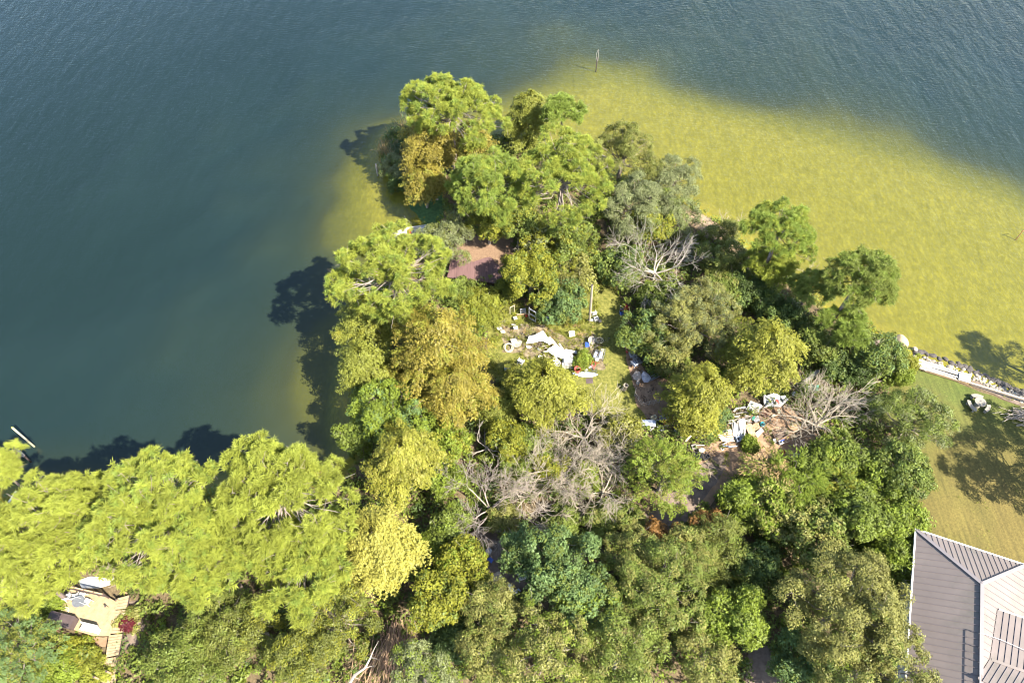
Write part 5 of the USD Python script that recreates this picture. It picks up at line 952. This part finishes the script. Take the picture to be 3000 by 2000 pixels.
bucket('white and red bucket, topmost of the row beside the grass strip', P(1838, 1030), .2, .42, M['red'], M['white_clean']); bin_('crate', 'blue-grey crate below the white and red bucket', 'crate', P(1850, 1040), (.4, .6, .35), 15, M['blue_pale'], rim=M['white_clean']); bin_('crate', 'white square crate below the blue-grey crate', 'crate', P(1859, 1050), (.38, .38, .35), 5, M['white'])
chair('grey reclining garden chair beside the garden plot, left one', P(1857, 1072), 130, M['blue_pale'], s=1.2, name='garden_chair'); chair('grey garden chair beside the garden plot, right one', P(1870, 1066), 110, M['grey_metal'], s=1.15, name='garden_chair')
panel('silver_tarp', 'crumpled silver sheet at the top of the garden plot', 'sheet', [(1878, 1100), (1885, 1090), (1900, 1096), (1908, 1108), (1898, 1122), (1886, 1124), (1880, 1112)], M['silver'], z=.95, crumple=.22)
panel('grey_scrap', 'heap of tangled grey wire mesh left of the silver sheet', 'wire mesh', [(1850, 1105), (1860, 1090), (1874, 1092), (1878, 1110), (1870, 1122), (1856, 1116)], M['wood_grey'], z=.85, crumple=.3)
bucket('white tub in front of the silver sheet', P(1868, 1124), .16, .25, M['white']); board('white_board', 'short white board standing in front of the silver sheet', 'board', (1867, 1098), (1870, 1122), .16, M['white_clean'], 1.1, .7)
for a, b, z0, z1 in (((1906, 1112), (1958, 1074), .8, 1.3), ((1900, 1118), (1950, 1092), .8, 1.1), ((1908, 1102), (1948, 1080), 1.0, 1.2), ((1922, 1080), (1944, 1080), 1.2, 1.2)): board('metal_pole', 'grey metal pole pointing up right from the silver sheet', 'pole', a, b, .07, M['grey_metal'], z0, z1, h=.07, group='metal poles by the silver sheet')
panel('grey_sheet', 'pale metal sheet lying across the grey metal poles', 'sheet', [(1930, 1092), (1936, 1084), (1946, 1080), (1944, 1088)], M['blue_pale'], z=1.2)
fc = thing('stick_fence', 'low fence of sticks around the lower corner of the garden plot', 'fence', P(1880, 1190)); fo = P(1880, 1190)
fp = [(1860, 1150), (1858, 1160), (1868, 1175), (1880, 1192), (1900, 1188), (1915, 1186), (1930, 1182)]
for x, y in fp: q = P(x, y) - fo; part('stake', bar(q, q + [.02, .02, .9], .05), M['wood_grey'], fc)
for i in range(len(fp) - 1):
    for z in (.35, .7): part('rail', bar(P(*fp[i]) - fo + [0, 0, z], P(*fp[i + 1]) - fo + [0, 0, z], .03), M['wood_grey'], fc)
tbl = thing('sheet_table', 'pale blue sheet table below the garden plot', 'table', P(1897, 1250), -3)
part('tabletop', box(1.25, .65, .04, (0, 0, .72)), M['blue_pale'], tbl); 
for x in (-.55, .55):
    for y in (-.28, .28): part('leg', box(.05, .05, .7, (x, y, .35)), M['wood_grey'], tbl)
bin_('white_box', 'white box at the right end of the pale blue sheet table', 'box', P(1908, 1258), (.3, .3, .45), 5, M['white_clean']); bin_('cardboard_box', 'tan box below the bare soil, above the pale blue sheet table', 'box', P(1914, 1226), (.45, .3, .3), 20, M['cream'])
for i, (x, y, w) in enumerate(((1936, 1228, 'left'), (1948, 1226, 'middle'), (1956, 1222, 'right'))): bucket(f'white bucket below the garden plot, {w} one of three', P(x, y, .65), .19, .35, M['white_clean'])
bucket('small white pail between the tan box and the three buckets', P(1925, 1236, .65), .14, .25, M['white_clean']); panel('orange_scrap', 'orange rag below the three white buckets', 'rag', [(1940, 1236), (1950, 1232), (1953, 1242), (1944, 1244)], M['orange'], z=.85, crumple=.12)
bin_('black_crate', 'black crate with dark lumps right of the pale blue sheet table', 'crate', P(1932, 1244, .65), (.5, .35, .3), 10, M['black']); bin_('white_carton', 'white carton in front of the black crate', 'box', P(1933, 1260, .65), (.6, .35, .35), -3, M['white_clean'])
panel('tan_sheet', 'tan sheet right of the orange rag', 'sheet', [(1944, 1246), (1958, 1240), (1960, 1248), (1950, 1254)], M['cream'], z=.75, crumple=.05)
panel('white_sheet', 'white panel under the yellow cypress, left of the tan trunk', 'panel', [(1975, 1256), (1996, 1252), (1994, 1262), (1984, 1270), (1974, 1264)], M['white_clean'], z=.8, crumple=.04); panel('white_sheet', 'white panel under the yellow cypress, right of the tan trunk', 'panel', [(2008, 1242), (2021, 1238), (2021, 1260), (2004, 1266)], M['white_clean'], z=.9, crumple=.04)
panel('white_sheet', 'small white panel in the leaves below the yellow cypress', 'panel', [(1991, 1236), (2004, 1234), (2004, 1242), (1992, 1244)], M['white_clean'], z=.8)
board('cream_board', 'long cream board right of the two white panels under the cypress', 'board', (2009, 1292), (2036, 1264), .14, M['cream'], .8, 1.0, h=.05); board('white_board', 'short white board touching the top of the long cream board', 'board', (2034, 1264), (2048, 1262), .16, M['white_clean'], 1.0)
for i in range(5): bin_('black_crate', f"{['first', 'second', 'third', 'fourth', 'fifth'][i]} black crate from the left in the dark heap below the long cream board", 'crate', P(2034 + 9 * i + (i % 2) * 3, 1334 + (i * 7) % 11, .65), (.42, .32, .28), 8 * i, M['black'])
bin_('grey_crate', 'grey crate at the top left of the dark heap', 'crate', P(2032, 1312, .7), (.4, .35, .3), 10, M['white_dirty']); panel('white_cloth', 'white and violet cloth on the dark heap', 'cloth', [(2046, 1318), (2056, 1312), (2066, 1318), (2060, 1326), (2050, 1324)], M['white'], z=.95, crumple=.15); board('thin_pole', 'thin white pole across the dark heap', 'pole', (2036, 1304), (2064, 1304), .04, M['white_clean'], .95, h=.04)
rp = np.random.default_rng(4)
for i in range(26):
    x, y = rp.uniform(2070, 2105), rp.uniform(1310, 1336); a = rp.uniform(0, np.pi); L = rp.uniform(4, 12)
    board('stick', 'short brown stick in the litter right of the dark heap', 'stick', (x - L * np.cos(a), y - L * .6 * np.sin(a)), (x + L * np.cos(a), y + L * .6 * np.sin(a)), .05, M['wood_brown' if i % 3 else 'wood_tan'], .68 + .02 * (i % 5), .75, group='sticks beside the dark heap')

# ---------------------------------------------------------------- plank heap and yard on the right
panel('white_sheet', 'patchy white sheet in the middle of the plank heap', 'sheet', [(2184, 1199), (2199, 1174), (2216, 1180), (2232, 1187), (2216, 1208), (2200, 1206)], M['white'], z=[.8, 1.0, 1.05, 1.0, .8, .8], crumple=.12)
panel('white_sheet', 'broad white sheet at the top right of the plank heap', 'sheet', [(2246, 1160), (2270, 1150), (2308, 1172), (2286, 1193), (2246, 1192), (2238, 1184)], M['white_clean'], z=[1.0, 1.2, 1.0, .8, .85, .9], crumple=.1)
panel('white_sheet', 'white sheet at the upper right corner of the heap, half under the yellow cypress', 'sheet', [(2286, 1160), (2300, 1158), (2310, 1172), (2298, 1180)], M['white_clean'], z=1.15, crumple=.05)
PB = iter(['white board forming the top of an angle above the plank heap', 'white board forming the left side of an angle above the plank heap', 'wide white board slanting left of the rust-red sheet', 'white board at the very top edge of the plank heap', 'short white board at the far left upper edge of the plank heap', 'white board between the patchy sheet and the brown door frame', 'white board along the left edge of the patchy white sheet', 'white board above the left end of the trim lengths', 'second white board above the left end of the trim lengths', 'white board alone in the grass left of the tan board stack', 'white board beside the cream sheet at the right of the plank heap'])
for a, b, za, zb in [((2240, 1157), (2258, 1169), 1.5, 1.2), ((2240, 1157), (2240, 1180), 1.5, 1.0), ((2262, 1172), (2240, 1194), 1.2, 1.0), ((2270, 1150), (2258, 1164), 1.3, 1.1), ((2150, 1205), (2160, 1193), .9, .9), ((2232, 1188), (2220, 1206), 1.0, .8), ((2160, 1196), (2184, 1192), .9, 1.0), ((2132, 1232), (2152, 1230), .9, .9), ((2134, 1238), (2150, 1240), .85, .85), ((2108, 1266), (2142, 1258), .8, .8), ((2244, 1190), (2262, 1184), 1.15, 1.2)]:
    board('white_board', next(PB), 'board', a, b, .16, M['white'], za, zb)
for i in range(8):
    x = 2147 + i * 5.0
    board('white_pipe', f"{['first', 'second', 'third', 'fourth', 'fifth', 'sixth', 'seventh', 'eighth'][i]} from the left of eight long white trim lengths in the plank heap", 'trim', (x, 1233 + (i % 3) * 3), (x + 3 - i * .6, 1282 + (i * 5) % 14), .13, M['white_clean'] if i % 3 else M['white'], .95 + .1 * (i % 2), .75, h=.08)
panel('white_sheet', 'white sheet behind the long white trim lengths', 'sheet', [(2163, 1230), (2182, 1226), (2184, 1252), (2168, 1266)], M['white'], z=1.0, crumple=.1)
bin_('grey_bin', 'grey bin at the foot of the long white trim lengths', 'bin', P(2161, 1290), (.35, .4, .35), 12, M['blue_pale'])
panel('rust_sheet', 'rust-red panel on the broad white sheet of the plank heap', 'panel', [(2270, 1170), (2276, 1168), (2285, 1180), (2281, 1184)], M['red_faded'], z=1.35)
slat_frame('door_frame', 'brown door frame leaning on the plank heap', 'door frame', [(2228, 1212), (2243, 1194), (2258, 1206), (2246, 1222)], [.9, 1.3, 1.3, .8], M['wood_brown'], 1, .06); panel('pinkish_board', 'pinkish brown board inside the brown door frame', 'board', [(2232, 1210), (2243, 1198), (2256, 1208), (2248, 1222)], M['terracotta'], z=[.8, 1.1, 1.1, .75])
panel('cream_sheet', 'rounded cream panel right of the brown door frame', 'panel', [(2277, 1200), (2282, 1196), (2288, 1202), (2286, 1212), (2279, 1210)], M['cream'], z=1.05); panel('cream_sheet', 'cream board on the grass below the rounded cream panel', 'panel', [(2259, 1218), (2268, 1212), (2272, 1216), (2265, 1224)], M['cream'], z=.75)
panel('white_sheet', 'white panel below the patchy white sheet', 'panel', [(2206, 1228), (2221, 1216), (2227, 1232), (2213, 1239)], M['white_clean'], z=[.8, 1.0, 1.0, .8]); panel('white_sheet', 'white panel beside the bright cyan bucket, lower one', 'panel', [(2211, 1270), (2230, 1252), (2238, 1262), (2220, 1281)], M['white_clean'], z=[.8, 1.0, .95, .75])
slat_frame('pallet', 'dark wooden crate side with slats, large, left of the cyan bucket', 'pallet', [(2184, 1246), (2200, 1241), (2213, 1272), (2200, 1281)], [1.05, 1.1, .85, .8], M['wood_tan'], 6, .07); slat_frame('pallet', 'smaller slatted pallet right of the large crate side', 'pallet', [(2206, 1245), (2220, 1238), (2224, 1252), (2212, 1260)], [1.0, 1.05, .9, .85], M['wood_tan'], 5, .07)
panel('black_backing', 'black sheet behind the slatted crate sides', 'sheet', [(2186, 1249), (2219, 1240), (2222, 1256), (2202, 1279)], M['black'], z=.74); bucket('bright cyan bucket at the right edge of the plank heap', P(2232, 1246), .2, .32, M['cyan'], M['cyan'])
panel('green_scrap', 'green net scrap in the middle of the plank heap', 'net', [(2203, 1222), (2212, 1218), (2210, 1230), (2202, 1232)], M['teal'], z=.9, crumple=.1)
for i in range(22):
    x, y = rp.uniform(2140, 2200), rp.uniform(1205, 1240); a = rp.normal() * .5 + .3; L = rp.uniform(5, 14)
    board('lath', 'grey-white lath lying criss-cross in the plank heap, one of many', 'lath', (x - L * np.cos(a), y + L * .5 * np.sin(a)), (x + L * np.cos(a), y - L * .5 * np.sin(a)), .09, M['white_dirty' if i % 3 else 'wood_grey'], rp.uniform(.72, 1.0), rp.uniform(.75, 1.05), group='laths of the plank heap')
for i in range(9): board('tan_board', f"{['first', 'second', 'third', 'fourth', 'fifth', 'sixth', 'seventh', 'eighth', 'ninth'][i]} tan board from the top of the low stack left of the trim", 'board', (2098 + i * 2, 1270 + i * 2.6), (2146 + (i % 3) * 3, 1262 + i * 3.6), .12, M['wood_tan' if i % 2 else 'cream'], .72 + .02 * i, .78)
for a, b in (((2117, 1302), (2149, 1283)), ((2118, 1306), (2160, 1306)), ((2134, 1310), (2158, 1306))): board('grey_pole', 'bluish grey metal length below the white trim lengths, one of several', 'pole', a, b, .08, M['blue_pale'], .9, .8, h=.05, group='grey metal lengths below the trim')
panel('white_scrap', 'white scrap at the top left of the leaning tan leafless tree', 'scrap', [(2318, 1150), (2326, 1146), (2334, 1152), (2330, 1160), (2322, 1160)], M['white_clean'], z=.85, crumple=.08)
board('grey_beam', 'long grey beam with a white top edge left of the green tarpaulin', 'beam', (2348, 1128), (2398, 1084), .32, M['white_dirty'], .9, 1.3, h=.1); panel('green_tarp', 'bright green tarpaulin under the tan leafless tree', 'tarpaulin', [(2380, 1142), (2388, 1130), (2398, 1128), (2396, 1144), (2386, 1146)], M['teal'], z=[.7, 1.1, 1.1, .8, .7], crumple=.12); panel('green_tarp', 'pale green sheet left of the bright green tarpaulin', 'sheet', [(2372, 1126), (2380, 1122), (2384, 1132), (2376, 1134)], M['teal'], z=.9); bucket('white pail left of the green tarpaulins', P(2368, 1138), .14, .3, M['white_clean'])
ld = thing('ladder', 'dark wooden ladder lying on the bare yard', 'ladder', P(2262, 1265, .75)); lo = P(2262, 1265, .75); la, lb, lc_, ld_ = P(2240, 1272, .8) - lo, P(2284, 1255, .8) - lo, P(2243, 1277, .8) - lo, P(2287, 1260, .8) - lo
part('rail', bar(la, lb, .06), M['wood_brown'], ld); part('rail', bar(lc_, ld_, .06), M['wood_brown'], ld)
for i in range(9): t = (i + .5) / 9; part('rung', bar(la + (lb - la) * t, lc_ + (ld_ - lc_) * t, .04), M['wood_brown'], ld)
bf = thing('bed_frame', 'brown timber raised bed frame below the ladder', 'frame', P(2285, 1278)); fo = P(2285, 1278); q = [P(*c) - fo for c in ((2262, 1276), (2300, 1258), (2315, 1272), (2276, 1297))]
for a, b in zip(q, q[1:] + q[:1]): part('side_board', bar(a + [0, 0, .15], b + [0, 0, .15], .06, .3), M['wood_brown'], bf)
part('soil', trimesh.creation.extrude_polygon(Polygon([p[:2] for p in q]).buffer(-.06), .18, engine='earcut'), M['dirt_dark'], bf)
bin_('white_box', 'white box at the lower corner of the timber bed frame', 'box', P(2285, 1299), (.3, .3, .3), 10, M['white_clean']); panel('blue_rag', 'blue rag on the timber bed frame', 'rag', [(2286, 1290), (2298, 1286), (2297, 1290), (2288, 1293)], M['blue'], z=.95, crumple=.06); panel('white_scrap', 'crumpled pale scrap left of the white box by the bed frame', 'scrap', [(2264, 1286), (2272, 1284), (2275, 1296), (2268, 1300)], M['white'], z=.85, crumple=.15)
bucket('red bucket below the timber bed frame', P(2293, 1327), .16, .28, M['red'], M['red']); bin_('white_crate', 'big white crate at the edge of the bamboo, right of the red bucket', 'crate', P(2333, 1342), (.6, .5, .35), -10, M['white_clean']); panel('white_scrap', 'small white scrap left of the red bucket', 'scrap', [(2271, 1332), (2276, 1331), (2277, 1337), (2272, 1338)], M['white_clean'], z=.9)
for i in range(7):
    x, y = 2236 + i * 14 + rp.normal() * 4, 1296 + rp.normal() * 10; board('fallen_branch', 'bare fallen branch on the bare yard, one of several', 'branch', (x, y), (x + rp.uniform(15, 40), y - rp.uniform(4, 18)), .05, M['bark_tan'], .7, .85, h=.05, group='fallen branches on the yard')

# ---------------------------------------------------------------- stone bank, lumber, lawn furniture
board('edging_board', 'long pale timber edging between the lawn and the white lumber', 'edging', (2696, 1080), (2838, 1124), .14, M['wood_tan'], .72, h=.22); board('edging_board', 'long grey timber edging between the lawn and the stones, right of the lumber', 'edging', (2842, 1122), (3040, 1182), .16, M['wood_grey'], .72, h=.2)
for i in range(11):
    o = np.array([(i % 6) * -1.6, (i % 6) * 4.2]); a = np.array([2690, 1054]) + o + rp.normal(size=2) * 1.5; b = np.array([2812 + rp.normal() * 8, 1092]) + o
    board('lumber_plank', f"{['first', 'second', 'third', 'fourth', 'fifth', 'sixth'][i % 6]} white plank from the water in the {['lower', 'upper'][i // 6]} layer of the lumber stack", 'plank', a, b, .15, [M['white_clean'], M['white_dirty'], M['white']][i % 3], .78 + .06 * (i // 6) + rp.uniform(0, .03), h=.045)
panel('white_sheet', 'clean white sheet on the right end of the lumber stack', 'sheet', [(2812, 1090), (2846, 1096), (2842, 1122), (2808, 1112)], M['white_clean'], z=.95, t=.04); 
for i in range(6): board('grey_log', f"{['first', 'second', 'third', 'fourth', 'fifth', 'sixth'][i]} grey log end from the left at the end of the lumber stack", 'log', (2688 + i * 4, 1064 + i * 2.4), (2692 + i * 4, 1076 + i * 2.2), .12, M['wood_grey'], .85, .8, h=.12)
def rock(r_, seed, sq=(1, 1, .6), sub=1):
    m = trimesh.creation.icosphere(sub, 1.0); v = m.vertices; q = np.random.default_rng(seed)
    v = v * (.75 + .5 * meshkit.noise(v * 1.3 + q.uniform(0, 90, 3), seed))[:, None] * (np.array(sq) * q.uniform(.8, 1.2, 3)) * r_
    return trimesh.Trimesh(v, m.faces, process=False).apply_transform(trimesh.transformations.rotation_matrix(q.uniform(0, 6.28), [0, 0, 1]))
bank = thing('stone_bank', 'bank of pale broken stones along the water below the lawn', 'stone bank', W(2850, 1105, 0)); bo = W(2850, 1105, 0); line = shapely.LineString([(2672, 1040), (2700, 1046), (2780, 1070), (2860, 1100), (2930, 1132), (3040, 1182)])
M['stone_b'] = matte('white_stone', (.20, .18, .145), .85, .3, 3.0, bump=.5)
for i in range(270):
    p = np.array(line.interpolate(rp.uniform(0, 1) ** .8, normalized=True).coords[0]) + [rp.normal() * 5, rp.uniform(-7, 15)]
    g_ = W(*p, .3); g_[2] = gz(g_[0], g_[1]); m = rock(rp.uniform(.06, .21), i, (1, 1, .75), sub=1); m.apply_translation(g_ - bo + [0, 0, .03]); part('stone', m, M['stone_b' if i % 3 else 'stone'], bank)
dkb = thing('dark_rocks', 'row of dark wet rocks at the water edge below the pale stones', 'rocks', W(2850, 1085, 0)); bo = W(2850, 1085, 0)
for i in range(70):
    p = np.array(line.interpolate(rp.uniform(0, 1), normalized=True).coords[0]) + [rp.normal() * 3, rp.uniform(-17, -7)]
    g_ = W(*p, 0); g_[2] = max(gz(g_[0], g_[1]), -.12); m = rock(rp.uniform(.12, .28), 500 + i, (1.2, 1, .5)); m.apply_translation(g_ - bo + [0, 0, .06]); part('rock', m, M['stone_dark'], dkb)
bd = thing('boulder', 'big pale boulder at the left end of the stone bank', 'boulder', W(2640, 1002, .1)); part('boulder', rock(.75, 77, (1.15, .9, .75), 3), matte('boulder', (.25, .195, .12), .9, .15, 1.5, bump=.5), bd, smooth=35); part('chip', rock(.25, 78).apply_translation([1.1, -.9, .1]), M['stone_b'], bd)
gz0 = gz(*W(2862, 1187, .6)[:2])
cs_ = W(2862, 1187, .6); cs_[2] = gz0
tb = thing('garden_table', 'round concrete table on the lawn between curved benches', 'table', cs_); part('tabletop', cyl(.5, .09, (0, 0, .66), 28), M['concrete'], tb); part('pedestal', cyl(.28, .66, (0, 0, 0), 14, .2), M['concrete'], tb)
for ang, half, nm in ((198, 40, 'left'), (80, 34, 'far'), (-38, 28, 'near right')):
    b_ = thing('curved_bench', f'curved concrete bench at the {nm} side of the round concrete table', 'bench', cs_)
    th = np.radians(np.linspace(ang - half, ang + half, 14)); ri, ro = .68, 1.02
    pgb = Polygon(np.vstack([np.c_[np.cos(th) * ro, np.sin(th) * ro], np.c_[np.cos(th[::-1]) * ri, np.sin(th[::-1]) * ri]])); part('seat', trimesh.creation.extrude_polygon(pgb, .1, engine='earcut').apply_translation([0, 0, .36]), M['concrete'], b_)
    for a in (ang - half * .7, ang + half * .7): part('leg', box(.24, .16, .36, (.85 * math.cos(math.radians(a)), .85 * math.sin(math.radians(a)), .18), rz=a), M['concrete'], b_)
br_ = thing('brush_pile', 'pile of grey brush and sticks on the lawn at the right edge', 'brush pile', P(2992, 1220, .65))
for i in range(150):
    a = rp.normal() * .35 + .15; L = rp.uniform(.4, 1.1); c = np.array([rp.normal() * .75, rp.normal() * .38, 0]); c[2] = .08 + max(0, .6 - abs(c[0]) * .3 - abs(c[1]) * .6) * rp.uniform(.3, 1)
    d = np.array([np.cos(a), -np.sin(a), rp.normal() * .15]) * L / 2; part('stick', bar(c - d, c + d, rp.uniform(.02, .05)), M['wood_grey' if i % 3 else 'bark_tan'], br_)

# ---------------------------------------------------------------- shaded yard in the lower middle, canes, dead limbs, small plants
bin_('red_bin', 'red bin in the shaded yard below the purple-brown thicket', 'bin', P(1342, 1582), (.35, .35, .5), 10, M['red']); bench_box('grey_chest', 'grey chest right of the red bin in the shaded yard', 'chest', P(1357, 1576), (.55, .9, .5), 15, M['white_dirty'], 1)
panel('white_bundle', 'white and red bundle of cloth in the shaded yard', 'cloth', [(1422, 1612), (1432, 1604), (1442, 1612), (1438, 1624), (1426, 1626)], M['white'], z=.9, crumple=.25); panel('blue_cloth', 'dark blue cloth below the white bundle in the shaded yard', 'cloth', [(1426, 1638), (1436, 1632), (1446, 1640), (1440, 1650)], M['blue'], z=.85, crumple=.2)
panel('pale_roof_sheet', 'pale bent roof sheet over the lower end of the shaded yard', 'sheet', [(1422, 1700), (1440, 1684), (1462, 1672), (1474, 1690), (1480, 1706), (1460, 1712), (1440, 1722)], M['white_dirty'], z=[2.0, 2.2, 2.3, 2.2, 2.0, 2.0, 1.9], crumple=.12)
panel('white_sheet', 'narrow white sheet right of the pale bent roof sheet', 'sheet', [(1488, 1706), (1500, 1712), (1508, 1730), (1498, 1738), (1490, 1720)], M['blue_pale'], z=1.5, crumple=.1); panel('grey_sheet', 'grey flat panel below the narrow white sheet', 'panel', [(1490, 1738), (1520, 1722), (1526, 1730), (1498, 1746)], M['blue_pale'], z=1.4)
chair('white plastic chair amid the blue-green leaves right of the pale roof sheet', P(1530, 1690, 1.2), 200, M['white_clean'], s=1.5); panel('blue_scrap', 'blue patch at the right end of the shaded yard', 'scrap', [(1520, 1532), (1536, 1530), (1536, 1540), (1522, 1542)], M['blue'], z=.9); bin_('grey_box', 'grey box below the blue patch in the shaded yard', 'box', P(1525, 1550), (.7, .7, .5), 0, M['wood_grey'])
cn = thing('fallen_canes', 'heap of long brown canes fallen in a fan at the bottom edge', 'canes', P(1150, 1930)); co = P(1150, 1930)
for i in range(210):
    t = rp.uniform(0, 1); a = P(1165 + rp.normal() * 30 - 30 * t, 1805 + 110 * t + rp.normal() * 10, .6 + rp.uniform(0, 1.4)) - co
    fan = rp.normal() * .28 + (-.55 * t + .12); L = rp.uniform(2.2, 5.0); d = np.array([math.sin(fan) * L * -1 * -1, -math.cos(fan) * L, -.12 * L]); e = a + d; e[2] = max(e[2], .02)
    part('cane', tube([a, (a + e) / 2 + [rp.normal() * .08, 0, .12], e], [.022, .02, .012], 4), M['wood_brown' if i % 3 else 'wood_tan'], cn)
def dead_limb(label, pts, z, r0, mat='bark_white', twigs=4, seed=1):
    q = np.random.default_rng(seed); Q = np.array([W(x, y, zz) for (x, y), zz in zip(pts, np.broadcast_to(z, len(pts)))]); o = Q[0].copy(); Q = Q - o; t = thing('dead_limb', label, 'dead branch', o); n_ = len(Q)
    part('limb', tube(Q, np.linspace(r0, r0 * .35, n_), 6), M[mat], t); tw = []
    for i in range(1, n_):
        for _ in range(twigs): d = q.normal(size=3) * [1, 1, .5]; d /= np.linalg.norm(d); L = q.uniform(.4, 1.1); tw.append(tube([Q[i], Q[i] + d * L * .5, Q[i] + d * L + q.normal(size=3) * .12], [r0 * .3, r0 * .22, .01], 4, False))
    if tw: part('twigs', join(tw), M[mat], t)
dead_limb('thick pale dead limb rising from the bottom edge over the fallen canes', [(1018, 2010), (1040, 1975), (1070, 1955), (1085, 1925), (1092, 1908)], [2, 3, 3.6, 4, 4.2], .13, 'bark_white', 1, 2)
dead_limb('white dead branch above the shaded cove lawn', [(1284, 585), (1255, 576), (1228, 577), (1205, 566), (1196, 560)], [2.4, 2.8, 2.8, 2.6, 2.5], .09, 'bark_white', 3, 3)
dead_limb('curling grey dead branch above the fallen canes', [(1205, 1792), (1215, 1805), (1240, 1812), (1262, 1806), (1275, 1815)], [5.5, 5.3, 5.2, 5.2, 5.0], .07, 'bark_tan', 3, 4)
dead_limb('pale dead twigs sticking up beside the shaded yard path', [(2070, 1398), (2062, 1372), (2056, 1350)], [.8, 1.8, 2.4], .03, 'bark_tan', 4, 5); dead_limb('thin dry stalks in front of the bamboo at the dirt track', [(2085, 1410), (2080, 1385), (2075, 1362)], [.8, 1.8, 2.6], .03, 'bark_tan', 4, 6)
dead_limb('white dead snag beside the rowing boat', [(1195, 672), (1192, 655), (1188, 642)], [.6, 1.4, 2.0], .05, 'bark_white', 4, 7)
cover_px('reeds', 'reed', poly([(1105, 480), (1112, 440), (1140, 380), (1180, 345), (1205, 360), (1180, 430), (1160, 500), (1130, 520)]), 5.5, 'reed', 'straw', 1.15, 'grey-green reeds along the left shore of the point', 'reeds', [], 11, .3)
yc = thing('yucca', 'dark spiky yucca at the corner of the lawn', 'yucca', W(2638, 1105, .6)); part('leaves', blade_tuft(70, 1.0, .06, 31, 1.0), M['leaf_green'], yc); part('stem', cyl(.08, .3, (0, 0, 0), 8), M['bark_grey'], yc)
M['red_leaf'] = foliage('red_leaf', (.10, .015, .02), .3, .4); tree('shrub', 'shrub', 372, 1826, 14, 1.5, 'dark red leafy plant beside the boardwalk', 'red_leaf', catg='shrub', s=1.0); tree('shrub', 'shrub', 380, 1808, 11, 1.2, 'small white-green plant above the dark red plant', 'weed', catg='shrub', s=1.0)
# the oaks right of the picture whose shadows lie on the lawn and the shallows
for i, (sx, sy, tp, rr) in enumerate(((2900, 1365, 9.5, 150), (2965, 1235, 8.5, 90), (2975, 1040, 9, 105))):
    s_ = W(sx, sy, .3); c_ = s_ + SUN * (tp * .68 / SUN[2]); v_ = c_ - [0, 0, CAM_H]; dz = v_ @ FW; ppx, ppy = 1500 + FPX * v_[0] / dz, 1000 - FPX * (v_ @ UPV) / dz
    tree('broadleaf_tree', 'fine', ppx, ppy, rr, tp, ['large oak standing right of the picture, shading the lawn', 'oak right of the picture, shading the concrete benches', 'oak right of the picture, shading the stone bank'][i], 'oak_dark', mat2='leaf_green', s=1.0, gap=.42, grow=1.0)
print('pieces', COUNT[0])
